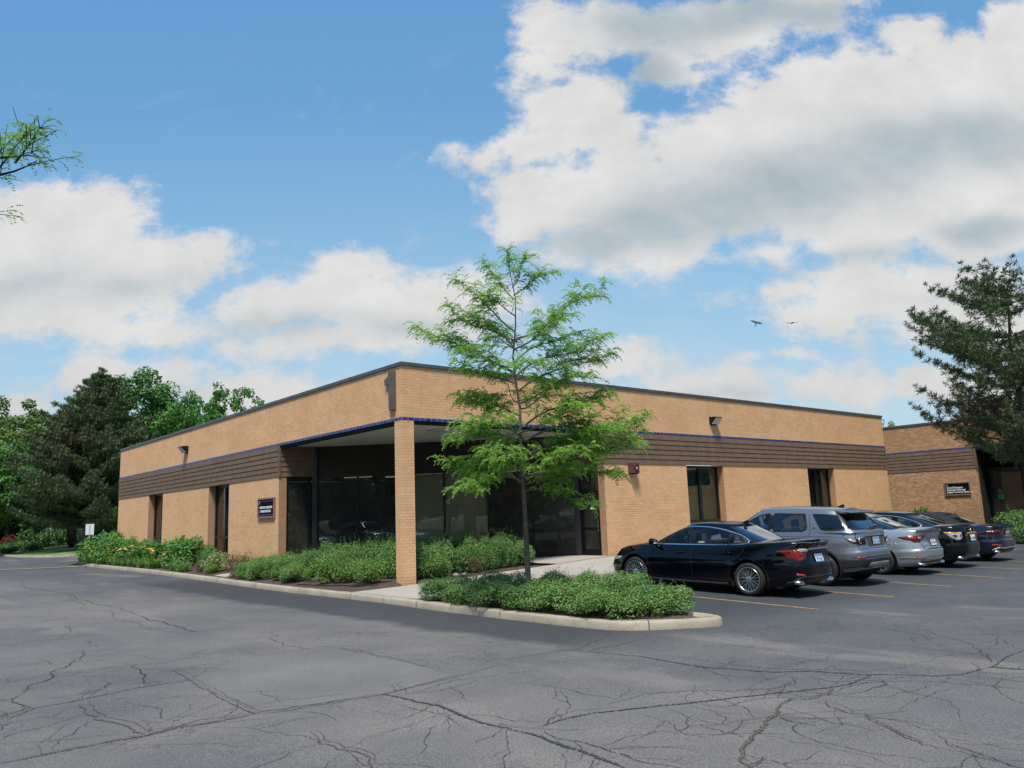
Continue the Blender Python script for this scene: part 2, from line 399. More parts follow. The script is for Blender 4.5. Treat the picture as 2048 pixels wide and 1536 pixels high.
def chaikin(p, n=2):
    for _ in range(n):
        q = [p[0]]
        for a, b in zip(p, p[1:]):
            q += [tuple(lerp(a[k], b[k], .25) for k in range(len(a))), tuple(lerp(a[k], b[k], .75) for k in range(len(a)))]
        p = q + [p[-1]]
    return p
def dense(p, st):
    q = []
    for a, b in zip(p, p[1:]):
        n = max(1, int(math.dist(a, b)/st)); q += [tuple(lerp(a[k], b[k], i/n) for k in range(len(a))) for i in range(n)]
    return q + [p[-1]]
def kerb(name, path, width, zbase, m, rise=.15, jit=.006):
    """path runs along the road-side face; the kerb body lies to its left"""
    b = MB(); prof = [(0,-.25),(0.012,.0),(.018,rise-.04),(.04,rise-.010),(.07,rise),(width,rise+.004),(width,-.25)]
    n = len(path); rings = []
    for i, p in enumerate(path):
        a = Vector(path[max(i-1,0)]); c = Vector(path[min(i+1,n-1)]); d = (c-a).normalized(); nl = Vector((-d.y, d.x))
        z0 = zbase(p[0], p[1])
        ring = []
        for j, (o, h) in enumerate(prof):
            k = jit*noise.noise(Vector((p[0]*3, p[1]*3, j*2.3)))*2
            ring.append((p[0]+nl.x*(o+k), p[1]+nl.y*(o+k), z0+h+(k if 0 < j < 6 else 0)))
        rings.append(ring)
    m_ = len(prof)
    vs = [q for r in rings for q in r]
    fs = [(i*m_+j, i*m_+j+1, (i+1)*m_+j+1, (i+1)*m_+j) for i in range(n-1) for j in range(m_-1)]
    fs += [tuple(range(m_)), tuple((n-1)*m_+j for j in range(m_))]
    b.add(vs, fs); o = b.build(name, m, None, smooth=True); o.data.shade_auto_smooth(angle=R(40)) if hasattr(o.data,'shade_auto_smooth') else None
    return struct(o)
# the road-side face of the kerb, read from its foot in the photograph: far end of the bed -> corner -> island nose -> stall heads
kp = [(3,34.6),(.2,34.3),(-1.0,33.6),(-1.55,32.2),(-1.75,30),(-1.9,26),(-1.97,18),(-1.97,8),(-1.95,0),(-1.98,-2.5),(-2.15,-4.5),(-2.2,-6),(-2.2,-8.4),(-2.18,-9.5),(-2.02,-10.05),(-1.7,-10.38),(-1.3,-10.68),(-.92,-10.97),(-.66,-11.06),(-.47,-10.95),(-.40,-10.6),(-.40,-9),(-.40,-4.9),(-.30,-4.25),(.1,-3.97),(.7,-3.93),(31,-3.93)]
kpath = dense(chaikin(kp, 2), .35)
kerb('kerb', kpath, .20, gz, M_KERB)
# kerb round the lawn behind the building
LK = [(-2.3,128),(-1.75,90),(-1.5,62),(-1.45,54),(-1.0,50.2),(.2,47.6),(2.2,46.4),(6,46.2),(30,48)]
kerb('kerb', dense(chaikin(LK, 2), 1.2), .22, gz, M_CONC)
def lawnz(x, y):
    d = min(max(0, x+1.4)*.9, max(0, y-46.8))
    return -.17 + .45*sstep(0, 8, d) + .3*sstep(8, 30, d) + .03*noise.noise(Vector((x*.3, y*.3, 0)))
def in_lawn(x, y):
    return x > interp(y, [(46.4,2.2),(47.6,.4),(50.2,-.8),(54,-1.25),(62,-1.3),(90,-1.55),(130,-2.1)]) and y > interp(x, [(0,46.2),(6,46.4),(30,48.2),(60,49)])
lw = grid('lawn', frange(-2.1,4,.15)+frange(4.5,60,2), frange(46.4,60,.15)+frange(61,130,2), lawnz, M_LAWN, in_lawn); struct(lw)

def sidez(x, y):
    return sinterp(x, [(-2,-.35),(0,-.315),(1.5,-.27),(3.4,-.19),(5.7,-.10),(8,-.012),(10,0)]) - .034*max(0,-y)*sstep(1.5, 7, x)
struct(grid('sidewalk', frange(-1.80,34,.45), [-3.80,-3,-2,-1,-.2], sidez, M_WALK))
struct(grid('sidewalk', frange(5.75,8.42,.3), [-.2,.4,1,2,3,4], lambda x,y: sidez(x,0)+.004, M_WALK, lambda x,y: x+y < 9.9))
M_MULCH = noisy('mulch', (.045,.028,.020), (.105,.072,.055), 14, .95, 6, 1.0, 45)
M_SOIL = noisy('bare_soil', (.07,.042,.026), (.13,.085,.058), 12, .95, 6, 1.0, 60)
def bedz(x, y):
    return zleft(y)+.145 + .10*sstep(-1.8,0,x) + .10*sstep(0,5,x) + .02*noise.noise(Vector((x*2, y*2, 0)))
struct(grid('planting_bed', frange(-1.80,8.4,.3), [-.16,-.05,.1]+frange(.35,34,.4), lambda x,y: lerp(min(sidez(x,-.2),bedz(x,y))-.05, bedz(x,y), sstep(-.16,.4,y)), M_MULCH, lambda x,y: (x < .3 and not (x < -1.0 and y > 33.2)) or (x < 6.2 and x+y < 9.9)))
isl_ = [p for p in kpath if p[1] < -3.8 and p[0] < -.25]
def in_pts(x, y, P):
    c = False; j = len(P)-1
    for i in range(len(P)):
        if (P[i][1] > y) != (P[j][1] > y) and x < (P[j][0]-P[i][0])*(y-P[i][1])/(P[j][1]-P[i][1])+P[i][0]: c = not c
        j = i
    return c
def kdist(x, y):
    m_ = 9
    for p, q in zip(isl_, isl_[1:]):
        dx, dy = q[0]-p[0], q[1]-p[1]; t = max(0, min(1, ((x-p[0])*dx+(y-p[1])*dy)/max(1e-9, dx*dx+dy*dy)))
        m_ = min(m_, math.hypot(x-p[0]-dx*t, y-p[1]-dy*t))
    return m_
struct(grid('planting_bed', frange(-2.2,-.40,.06), frange(-11.05,-3.80,.06), lambda x,y: zleft(y)+.110+.07*sstep(.16,.6,kdist(x,y))+.02*noise.noise(Vector((x*2,y*2,3)))*sstep(.15,.4,kdist(x,y)), M_SOIL,
            lambda x,y: in_pts(x, y, isl_) and kdist(x,y) > .11))
struct(grid('planting_bed', frange(9.2,30,.5), [-1.0,-.6,0.02], lambda x,y: sidez(x,y)+.012, M_MULCH))
sl = MB(); p = [(-1.62,9.15),(-.2,9.5),(-.2,10.5),(-1.62,10.15)]; sl.prism([(a,b,bedz(a,b)-.03) for a,b in p], (0,0,.06)); struct(sl.build('stepping_slab', M_WALK))
# grass round the second building
struct(grid('lawn', frange(31,44,1), frange(-30,-4.2,1), lambda x,y: gz(x,y)+.03+.012*(x-31), M_LAWN))

# painted lines
def paint(name, c):
    m, t = nmat(name, rough=.7); P = t.new('ShaderNodeNewGeometry').outputs['Position']
    f = t.maprange(t.noise(P, 11, 7, .75), .46, .62, .12, .9)
    t.put(t.b.inputs['Base Color'], t.mix(f, c, (.085,.08,.075))); return m
M_YEL = paint('faded_yellow_paint', (.42,.27,.065)); M_YEL2 = paint('yellow_paint', (.60,.42,.09)); M_WHT = paint('white_paint', (.6,.55,.45))
def stripe(name, a, b, wd, m, h=.005, st=.35, zf=gz):
    A = Vector(a); B = Vector(b); d = (B-A); n = max(2, int(d.length/st)); d.normalize(); s = Vector((-d.y, d.x))*wd/2
    q = MB()
    for i in range(n+1):
        p = A.lerp(B, i/n); q.v += [(p.x-s.x, p.y-s.y, zf(p.x-s.x,p.y-s.y)+h), (p.x+s.x, p.y+s.y, zf(p.x+s.x,p.y+s.y)+h)]
    q.f = [(2*i, 2*i+2, 2*i+3, 2*i+1) for i in range(n)]; q.m = [0]*n
    return struct(q.build(name, m, fix=False))
for k, ye in enumerate((-11.25,-11.45,-11.55,-11.7,-11.75,-11.8,-11.8,-11.8,-11.8)):
    stripe('parking_line', (2.13+2.72*k, ye), (2.13+2.72*k, -5.0), .10, M_YEL)
a = on_ground(-60,1143); b_ = on_ground(160,1133.3); stripe('road_marking', (a.x,a.y), (b_.x,b_.y), .40, M_YEL2, .03)
a = on_ground(160.5,1133.3); b_ = on_ground(187,1132.2); stripe('road_marking', (a.x,a.y), (b_.x,b_.y), .40, M_WHT, .034)

# repair patch and cracks, traced on the ground
M_PATCH, tt = nmat('asphalt_repair', rough=.88, spec=.25)
P_ = tt.new('ShaderNodeNewGeometry').outputs['Position']
cc_ = tt.ramp(tt.noise(P_, .7, 5), [(.3,(.138,.135,.133)),(.7,(.180,.172,.163))])
cc_ = tt.mix(1, cc_, tt.ramp(tt.noise(P_, 70, 2, .7), [(.3,(.66,.66,.66)),(.55,(1,1,1)),(.72,(1.5,1.45,1.4))]), 'MULTIPLY')
tt.put(tt.b.inputs['Base Color'], cc_); tt.put(tt.b.inputs['Normal'], tt.bump(tt.noise(P_, 70, 3), .5, .012))
pp = [on_ground(u, v) for u, v in ((344,1341),(530,1311),(648,1291),(780,1318),(914,1350),(770,1388),(514,1425),(430,1385))]
pt = MB(); pt.poly([(p.x,p.y,p.z+.004) for p in pp]); struct(pt.build('asphalt_patch', M_PATCH))
C1 = lambda *p: [(x/2, 1100+y/2) for x, y in p]
C2 = lambda *p: [(1024+x/2, 1150+y/2) for x, y in p]
M_CRACK = noisy('crack_fill', (.040,.036,.032), (.080,.070,.060), 20, .95)
M_SEAL = noisy('crack_sealant', (.035,.038,.041), (.060,.063,.066), 8, .6)
M_DEBR = noisy('crack_debris', (.065,.052,.038), (.13,.105,.080), 18, .95)
random.seed(3)
CR = [ # (width m, material, jag, px polyline)
 (.035,0,.06,C1((70,120),(180,160),(290,180),(430,225),(560,265))),(.06,0,.05,C1((560,265),(660,290),(785,328))),(.018,0,.10,C1((190,170),(290,200),(380,240),(470,280),(560,310),(680,330))),
 (.02,2,.05,C1((0,535),(180,500),(300,487),(480,465),(640,455),(830,422))),(.016,0,.05,C1((0,470),(160,450),(290,435),(500,405),(730,395))),
 (.03,2,.05,C1((30,680),(110,640),(250,615),(420,580),(600,545),(780,520))),
 (.045,2,.045,C1((0,855),(130,830),(330,790),(580,745),(700,715),(850,690),(1020,657))),(.02,2,.05,C1((590,740),(800,680),(1020,655))),
 (.022,2,.03,C1((690,485),(770,530),(870,590),(1020,655),(1150,645),(1350,605),(1550,575),(1820,510),(2048,450))),
 (.013,0,.02,C1((640,492),(690,480),(1060,420),(1290,385))),(.014,0,.02,C1((1290,385),(1560,430),(1830,500))),(.012,0,.03,C1((970,345),(1100,325),(1300,295),(1560,272))),
 (.022,0,.10,C1((1075,330),(1090,360),(1130,385),(1240,400))),(.035,2,.10,C1((320,620),(350,660),(440,690),(520,715),(580,740))),(.03,0,.09,C1((85,570),(180,525),(280,455),(330,405))),
 (.03,0,.10,C1((530,465),(560,490),(575,510),(610,540))),(.05,1,.03,C1((1530,578),(1640,600),(1760,625),(1850,665),(1930,695),(2048,717))),
 (.022,2,.10,C1((1240,730),(1270,770),(1350,800),(1440,815),(1480,830),(1490,872))),(.012,0,.10,C1((1800,545),(1840,575),(1890,610))),(.013,0,.05,C1((1620,580),(1700,560),(1820,520),(1900,510))),
 (.014,0,.08,C1((1600,620),(1660,640),(1780,660),(1870,715))),(.014,0,.1,C1((330,360),(350,380),(400,390))),(.03,0,.12,C1((0,605),(70,590),(120,630),(60,650),(0,670))),(.022,0,.12,C1((0,722),(30,700),(50,690))),
 (.014,0,.08,C1((250,330),(270,300),(240,350),(300,360))),(.01,0,.08,C1((860,270),(900,285),(930,290))),(.012,0,.08,C1((1330,380),(1480,410),(1560,440),(1700,470))),(.01,0,.06,C1((540,200),(700,205),(850,195),(1010,175))),
 (.012,0,.1,C1((1030,560),(1100,590),(1130,610))),(.012,0,.1,C1((560,680),(640,690),(760,660))),(.012,0,.1,C1((1000,715),(1100,730),(1220,745),(1300,770))),(.010,0,.06,C1((1550,430),(1700,445),(1870,430),(2040,437))),
 (.05,1,.025,C2((-10,620),(120,650),(220,690),(330,725),(450,775))),(.04,1,.03,C2((120,605),(220,575),(330,553),(480,537),(700,515),(900,490),(1100,470),(1280,450),(1340,440),(1440,400))),
 (.04,1,.03,C2((320,310),(500,325),(640,350),(780,372),(920,380),(1050,390),(1200,385),(1400,400),(1560,400),(1700,405),(1800,398),(1920,370),(2052,300))),
 (.018,0,.05,C2((610,322),(750,340),(900,362),(1100,378),(1300,380),(1500,385),(1650,400))),(.05,1,.03,C2((1920,370),(2052,380))),(.02,2,.06,C2((-20,338),(150,315),(240,300),(300,310),(430,280),(560,250))),
 (.016,0,.04,C2((230,305),(400,235))),(.016,0,.06,C2((60,430),(200,455),(300,480),(430,500))),(.02,0,.05,C2((380,520),(520,480),(700,465),(900,465),(1050,455),(1140,435),(1120,405))),
 (.055,2,.06,C2((1075,520),(1060,560),(1000,615),(960,660),(920,710),(910,745),(960,775))),(.03,2,.08,C2((1075,520),(1130,500),(1270,480),(1280,455))),(.022,0,.06,C2((1070,570),(1130,590),(1220,605))),(.02,0,.1,C2((1140,600),(1145,635))),
 (.02,0,.1,C2((1255,500),(1270,530),(1330,550),(1410,560))),(.025,2,.06,C2((1410,560),(1470,600),(1600,660),(1650,685))),(.012,0,.06,C2((1410,560),(1490,555),(1580,545))),(.016,0,.05,C2((1740,670),(1850,710),(2000,768))),
 (.022,0,.05,C2((130,625),(180,655),(300,675),(400,710),(520,750),(680,774))),(.012,0,.06,C2((130,610),(150,580),(250,545),(430,530))),(.02,2,.1,C2((940,772),(1020,735))),(.016,0,.08,C2((830,640),(910,605),(920,580))),
 (.016,0,.08,C2((1640,215),(1700,240),(1800,265),(1870,300),(1900,330),(1925,352))),(.014,0,.08,C2((1870,290),(1880,320),(1910,350))),(.014,0,.08,C2((1840,350),(1870,385),(1900,395))),(.012,0,.08,C2((1850,205),(1880,225),(1950,250),(1940,280),(1880,300))),
 (.012,0,.08,C2((1960,260),(1990,275),(2010,290))),(.014,0,.06,C2((1870,405),(2048,430))),(.012,0,.06,C2((1720,405),(1850,430),(2048,462))),(.018,0,.05,C2((1350,440),(1530,425),(1730,430),(2048,455))),
 (.012,0,.06,C2((1250,180),(1360,195),(1500,215),(1640,240),(1720,290))),(.016,0,.08,C2((740,515),(860,530),(960,500),(1150,490))),(.012,0,.1,C2((530,560),(650,600),(700,640),(780,655))),(.02,0,.06,C2((1200,410),(1300,430),(1480,420),(1500,440),(1400,470),(1260,480))),
 (.010,0,.1,C2((650,640),(700,610),(830,600),(940,575))),(.01,0,.1,C2((1690,630),(1760,690),(1900,720)))]
ck = MB()
def rough_line(pts, jag, it):
    for _ in range(it):
        q = [pts[0]]
        for a, b_ in zip(pts, pts[1:]):
            L = math.dist(a, b_); k = jag*L*random.uniform(-1, 1); mx, my = (a[0]+b_[0])/2, (a[1]+b_[1])/2
            q += [(mx-(b_[1]-a[1])/max(L,1e-6)*k, my+(b_[0]-a[0])/max(L,1e-6)*k), b_]
        pts = q
    return pts
def lay_crack(pts, wd, mi):
    n = len(pts); o = len(ck.v)
    for i, p in enumerate(pts):
        a = pts[max(i-1,0)]; b_ = pts[min(i+1,n-1)]; L = max(1e-6, math.dist(a, b_)); nx, ny = -(b_[1]-a[1])/L, (b_[0]-a[0])/L
        w_ = wd*.5*(.30+.70*math.sin(PI*(i+.6)/(n+.2))**.5)*random.uniform(.35, 1.5); off = wd*random.uniform(-.4,.4)
        for sgn in (-1, 1):
            x, y = p[0]+nx*(w_*sgn+off), p[1]+ny*(w_*sgn+off); ck.v.append((x, y, gz(x, y)+.007+.0005*mi))
    for i in range(n-1): ck.f.append((o+2*i, o+2*i+2, o+2*i+3, o+2*i+1)); ck.m.append(mi)
for wd, mi, jag, px in CR:
    P = [on_ground(u, v) for u, v in px]
    pts = rough_line([(p.x, p.y) for p in P], jag*1.3, 5)
    lay_crack(pts, wd*(.62 if mi != 1 else .75), mi)
    # hairline companions and side branches
    for k in range(max(1, int(len(P)*.7))):
        i = random.randrange(len(pts)-1); p = pts[i]; q = pts[i+1]; a = math.atan2(q[1]-p[1], q[0]-p[0]) + random.choice((-1,1))*random.uniform(.5,1.3); L = random.uniform(.25,.95)
        e = (p[0]+math.cos(a)*L, p[1]+math.sin(a)*L); a += random.uniform(-.7,.7); e2 = (e[0]+math.cos(a)*L*.7, e[1]+math.sin(a)*L*.7)
        lay_crack(rough_line([p, e, e2], .12, 4), random.uniform(.005,.009), 0)
    if mi == 2:
        o_ = random.uniform(.05,.12); lay_crack(rough_line([(x+o_, y+o_*.5) for x, y in pts[::6]], .06, 3), .008, 0)
struct(ck.build('asphalt_cracks', [M_CRACK, M_SEAL, M_DEBR], fix=False))

# joints in the kerb, every three metres or so
M_KJ = mat('kerb_joint_dark', (.05,.042,.034), .95)
acc_ = 0; last_ = kpath[0]
for a, b_ in zip(kpath, kpath[1:]):
    acc_ += math.dist(a, b_)
    if acc_ > 3.05 and a[0] < 3:
        acc_ = 0; d_ = math.dist(a, b_); q = (a[0]+(b_[0]-a[0])*.016/d_, a[1]+(b_[1]-a[1])*.016/d_)
        kerb('kerb_joint', [(a[0]+.003*(a[1]-b_[1])/d_*-1, a[1]+.003*(b_[0]-a[0])/d_*-1), (q[0]+.003*(a[1]-b_[1])/d_*-1, q[1]+.003*(b_[0]-a[0])/d_*-1)], .20, gz, M_KJ, .154, 0)
# ------------------------------------------------------------------ brick
def brick_mat(name, base, alt, contrast, orange, mortar, patch=.55):
    m, t = nmat(name, rough=.88, spec=.25)
    g = t.new('ShaderNodeNewGeometry'); P = g.outputs['Position']; N = g.outputs['Normal']
    s = t.new('ShaderNodeSeparateXYZ'); t.put(s.inputs[0], P); n = t.new('ShaderNodeSeparateXYZ'); t.put(n.inputs[0], N)
    sel = t.math('GREATER_THAN', t.math('ABSOLUTE', n.outputs[0]), .5)
    u = t.mixf(sel, s.outputs[0], s.outputs[1])
    c = t.new('ShaderNodeCombineXYZ'); t.put(c.inputs[0], u); t.put(c.inputs[1], t.math('ADD', s.outputs[2], .034)); vec = c.outputs[0]
    def br(off, freq, sz=.2032, rh=.0847):
        b = t.new('ShaderNodeTexBrick'); t.put(b.inputs['Vector'], vec); b.offset = .5; b.inputs['Scale'].default_value = 1
        b.inputs['Brick Width'].default_value = sz; b.inputs['Row Height'].default_value = rh; b.inputs['Mortar Size'].default_value = .0055
        b.inputs['Mortar Smooth'].default_value = .35; b.inputs['Bias'].default_value = off
        b.inputs['Color1'].default_value = (0,0,0,1); b.inputs['Color2'].default_value = (1,1,1,1); b.inputs['Mortar'].default_value = (.5,.5,.5,1)
        return b
    b = br(0, 1)
    rnd = b.outputs['Color']
    big = t.noise(vec, .55, 4, .6); mid = t.noise(t.vmath('MULTIPLY', vec, (1, 3, 1)), 1.7, 5, .65)
    col = t.mix(t.math('MULTIPLY', rnd, contrast), base, alt)
    # mixed firing: patches of redder brick
    pm = t.math('ADD', t.math('ADD', big, t.math('MULTIPLY', t.math('SUBTRACT', mid, .5), .8)), t.math('MULTIPLY', t.math('SUBTRACT', rnd, .5), .16))
    hi = t.maprange(s.outputs[2], 3.3, 4.6, 0, .10)
    pm = t.math('ADD', pm, hi)
    col = t.mix(t.maprange(pm, .48, .66, 0, patch, True), col, orange)
    pale = t.maprange(t.noise(t.vmath('MULTIPLY', vec, (.6, 1.6, 1)), 1.2, 5, .6), .56, .68, 0, .45, True)
    col = t.mix(pale, col, tuple(min(1, x*1.12) for x in base))
    fine = t.noise(P, 45, 4, .7); col = t.mix(1, col, t.ramp(fine, [(.3,(.86,.86,.86)),(.7,(1.08,1.08,1.08))]), 'MULTIPLY')
    # rain streaks under the coping
    strk = t.maprange(t.noise(t.vmath('MULTIPLY', P, (2.2,2.2,.16)), 2.2, 4, .6), .54, .68, 0, .30, True)
    col = t.mix(t.math('MULTIPLY', strk, t.maprange(s.outputs[2], 4.6, 5.9, 0, 1)), col, (.20,.13,.085))
    jm = t.noise(vec, .9, 3, .6)
    jf = t.math('MULTIPLY', b.outputs['Fac'], t.maprange(jm, .40, .62, .25, .95, True))
    col = t.mix(jf, col, mortar)
    t.put(t.b.inputs['Base Color'], col)
    h = t.math('SUBTRACT', t.math('MULTIPLY', fine, .25), b.outputs['Fac'])
    t.put(t.b.inputs['Normal'], t.bump(h, .55, .008))
    return m
M_BRICK = brick_mat('tan_brick', (.755,.465,.250), (.655,.385,.196), .62, (.685,.380,.192), (.30,.19,.11))
M_BRICK_RET = brick_mat('shaded_red_tan_brick', (.40,.23,.125), (.33,.18,.10), .5, (.36,.19,.10), (.50,.36,.25))
M_BRICK2 = brick_mat('mottled_brick', (.56,.35,.185), (.33,.18,.09), .9, (.42,.23,.115), (.27,.175,.10), .75)
def tile_mat():
    m, t = nmat('blue_glazed_tile', rough=.42, coat=.15)
    g = t.new('ShaderNodeNewGeometry'); s = t.new('ShaderNodeSeparateXYZ'); t.put(s.inputs[0], g.outputs['Position']); n = t.new('ShaderNodeSeparateXYZ'); t.put(n.inputs[0], g.outputs['Normal'])
    u = t.mixf(t.math('GREATER_THAN', t.math('ABSOLUTE', n.outputs[0]), .5), s.outputs[0], s.outputs[1])
    fr = t.math('FRACT', t.math('DIVIDE', u, .2032)); mort = t.math('LESS_THAN', fr, .05)
    idx = t.math('FLOOR', t.math('DIVIDE', u, .2032)); wn = t.new('ShaderNodeTexWhiteNoise', noise_dimensions='1D'); t.put(wn.inputs['W'], idx)
    c = t.mix(wn.outputs['Value'], (.014,.018,.10), (.038,.052,.24))
    t.put(t.b.inputs['Base Color'], t.mix(mort, c, (.42,.42,.50))); return m
M_TILE = tile_mat()
M_SIDE = noisy('brown_siding', (.142,.096,.064), (.184,.128,.088), 3, .75, 5, .12, 60, spec=.15)
M_COPE = noisy('grey_coping', (.085,.088,.086), (.115,.118,.115), 2, .45, 4, 0, metal=.3)
M_BRONZE = mat('dark_bronze', (.012,.012,.014), .35, .4)
M_BRONZE2 = mat('grey_bronze', (.035,.038,.043), .38, .5)
M_SOFF = noisy('soffit_panel', (.58,.59,.55), (.64,.65,.61), 1.2, .8)
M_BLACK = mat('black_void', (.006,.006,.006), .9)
M_INT = noisy('interior_wall', (.20,.175,.14), (.27,.235,.19), .5, .9)
M_INTF = mat('interior_carpet', (.06,.052,.045), .95)
M_GLASS = glass_mat('tinted_glass', (.84,.86,.80), .9); M_GLASSW = glass_mat('window_glass', (.86,.90,.86), .9)
M_GLASSD = glass_mat('dark_glass', (.45,.46,.43), .9)
for m_ in (M_GLASS, M_GLASSD):      # grey diffuse veil lifting the big panes, in place of soft reflections
    t_ = NT(m_.node_tree); o_ = [n for n in t_.n if n.type == 'OUTPUT_MATERIAL'][0]; src_ = o_.inputs[0].links[0].from_socket
    d_ = t_.new('ShaderNodeBsdfDiffuse'); d_.inputs[0].default_value = (.42,.40,.36,1); x_ = t_.new('ShaderNodeMixShader'); t_.l.new(src_, x_.inputs[1]); t_.l.new(d_.outputs[0], x_.inputs[2])
    g_ = t_.new('ShaderNodeNewGeometry').outputs['Position']; t_.l.new(t_.maprange(t_.noise(g_, 1.3, 5, .6), .3, .7, .03, .11), x_.inputs[0]); t_.l.new(x_.outputs[0], o_.inputs[0])
M_ROOF = noisy('roof_membrane', (.20,.20,.19), (.28,.27,.26), .6, .9)

LX, LY = 30.12, 29.86
ZC, ZCB, ZB, ZB2, ZS = 6.074, 5.959, 4.439, 4.354, 3.219
EN = 8.37      # entrance cut
WIN_L = [(13.18,15.54),(21.87,24.16)]; WIN_R = [(13.08,15.49),(22.10,24.50)]
B1 = thing('office_building', 'single-storey tan brick office building with blue tile band, brown siding and cut-away corner entrance', 'building', (0,0,0))
def siding(b, o, d, n, L, z0, z1, rows, lap=.024):
    """lapped boards along direction d from point o, outward normal n"""
    o = Vector(o); d = Vector(d); n = Vector(n); h = (z1-z0)/rows
    for k in range(rows):
        za, zb = z0+k*h, z0+(k+1)*h
        a0 = o + n*(lap) ; a1 = o + n*.004
        b.add([tuple(a0+Vector((0,0,za))), tuple(a0+d*L+Vector((0,0,za))), tuple(a1+d*L+Vector((0,0,zb))), tuple(a1+Vector((0,0,zb)))], [(0,1,2,3)])
        c0 = o
        b.add([tuple(c0+Vector((0,0,za+.0))), tuple(c0+d*L+Vector((0,0,za))), tuple(a0+d*L+Vector((0,0,za))), tuple(a0+Vector((0,0,za)))], [(0,1,2,3)])
def wall_window(bld, axis, lo, hi, depth, z0=.18, z1=ZS, mid=1.03, curtain=None, inner=None):
    """recessed window in a wall on plane axis=0; lo..hi along the wall"""
    def bx(b, a0, a1, d0, d1, z0_, z1_):
        if axis == 'x': b.box(d0, d1, a0, a1, z0_, z1_)
        else: b.box(a0, a1, d0, d1, z0_, z1_)
    f = MB(); c = (lo+hi)/2; w = .055
    bx(f, lo+.003, lo+w, depth, depth+.11, z0, z1-.002); bx(f, hi-w, hi-.003, depth, depth+.11, z0, z1-.002); bx(f, c-.05, c+.05, depth-.012, depth+.11, z0+.101, z1-.091)
    bx(f, lo+w, hi-w, depth+.004, depth+.11, z1-.09, z1-.004); bx(f, lo+w, hi-w, depth+.004, depth+.11, z0+.002, z0+.10)
    bx(f, lo+w, c-.05, depth+.004, depth+.11, mid-.045, mid+.045); bx(f, c+.05, hi-w, depth+.004, depth+.11, mid-.045, mid+.045)
    fr = f.build('window', M_BRONZE2, bld)
    p = MB()
    for a0, a1 in ((lo+w, c-.05), (c+.05, hi-w)):
        for za, zb in ((z0+.10, mid-.045), (mid+.045, z1-.09)): bx(p, a0, a1, depth+.05, depth+.056, za, zb)
    p.build('pane', M_GLASSW, fr)
    if curtain:
        q = MB()
        for k in range(int((z1-z0)/.05)):
            za = z0+.05+k*.05
            if axis == 'x': q.add([(depth+.16,lo+.06,za),(depth+.16,hi-.06,za),(depth+.20,hi-.06,za+.043),(depth+.20,lo+.06,za+.043)], [(0,1,2,3)])
            else: q.add([(lo+.06,depth+.16,za),(hi-.06,depth+.16,za),(hi-.06,depth+.20,za+.043),(lo+.06,depth+.20,za+.043)], [(0,1,2,3)])
        q.build('blind', curtain, fr)
    return fr
M_BLIND = noisy('window_blind', (.62,.66,.56), (.74,.77,.66), .8, .8)
M_CURT = noisy('brown_blind', (.50,.42,.29), (.62,.53,.38), .8, .9)

wl = MB(); Z0 = -.7; th = .30
segL = [(EN+.006, WIN_L[0][0]), (WIN_L[0][1], WIN_L[1][0]), (WIN_L[1][1], LY)]
segR = [(EN, WIN_R[0][0]), (WIN_R[0][1], WIN_R[1][0]), (WIN_R[1][1], LX)]
for a, b in segL: wl.box(0, th, a, b, Z0, ZS)
for a, b in WIN_L: wl.box(0, th, a, b, Z0, .18)
for a, b in segR: wl.box(a, b, 0, th, Z0, ZS)
for a, b in WIN_R: wl.box(a, b, 0, th, Z0, .18)
wl.box(LX-th, LX, th, LY-th, Z0, ZS); wl.box(th, LX, LY-th, LY, Z0, ZS)
# parapet ring
wl.box(0, th, 0, LY, ZB, ZCB); wl.box(th, LX, 0, th, ZB, ZCB); wl.box(LX-th, LX, th, LY, ZB, ZCB); wl.box(th, LX-th, LY-th, LY, ZB, ZCB)
wl.build('wall', M_BRICK, B1)
# window reveals and entrance returns: redder brick tone, darkened to carry their shade
e = .003
def reveal(pts):
    rv = MB(); rv.add(pts, [(0,1,2,3)]); rv.build('reveal', M_BRICK_RET, B1, fix=False)
for a, b in WIN_L: reveal([(0,b-e,.18),(th,b-e,.18),(th,b-e,ZS),(0,b-e,ZS)])
for a, b in WIN_R: reveal([(b-e,0,.18),(b-e,th,.18),(b-e,th,ZS),(b-e,0,ZS)])
reveal([(0.001,EN,Z0),(th,EN,Z0),(th,EN,ZS),(0.001,EN,ZS)]); reveal([(EN-.003,0.001,Z0),(EN-.003,th,Z0),(EN-.003,th,ZS),(EN-.003,0.001,ZS)])
co = MB(); cw = .40
for a in ((-.045, cw, -.045, LY+.045), (cw, LX+.045, -.045, cw), (LX-cw+.045, LX+.045, cw, LY+.045), (cw, LX-cw+.045, LY-cw+.045, LY+.045)): co.box(*a, ZCB, ZC)
c_o = co.build('coping', M_COPE, B1); bevel(c_o, .012, 2)
M_CJ = mat('coping_joint', (.03,.03,.032), .5)
for k in range(1, 10):
    for a in ((-.049,-.040,k*3.02-.012,k*3.02+.012), (k*3.02-.012,k*3.02+.012,-.049,-.040)):
        q = MB(); q.box(*a, ZCB-.004, ZC+.004); q.build('coping_joint', M_CJ, B1)
bl = MB(); bl.box(-.006, th, -.006, LY+.006, ZB2, ZB); bl.box(th, LX+.006, -.006, th, ZB2, ZB)
bl.build('tile_band', M_TILE, B1)
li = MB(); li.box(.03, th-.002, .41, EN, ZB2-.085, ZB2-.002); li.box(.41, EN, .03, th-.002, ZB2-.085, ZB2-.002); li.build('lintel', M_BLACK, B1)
sd_ = MB()
siding(sd_, (0,EN,0), (0,1,0), (-1,0,0), LY-EN, ZS, ZB2-.004, 6); siding(sd_, (EN,0,0), (1,0,0), (0,-1,0), LX-EN, ZS, ZB2-.004, 6)
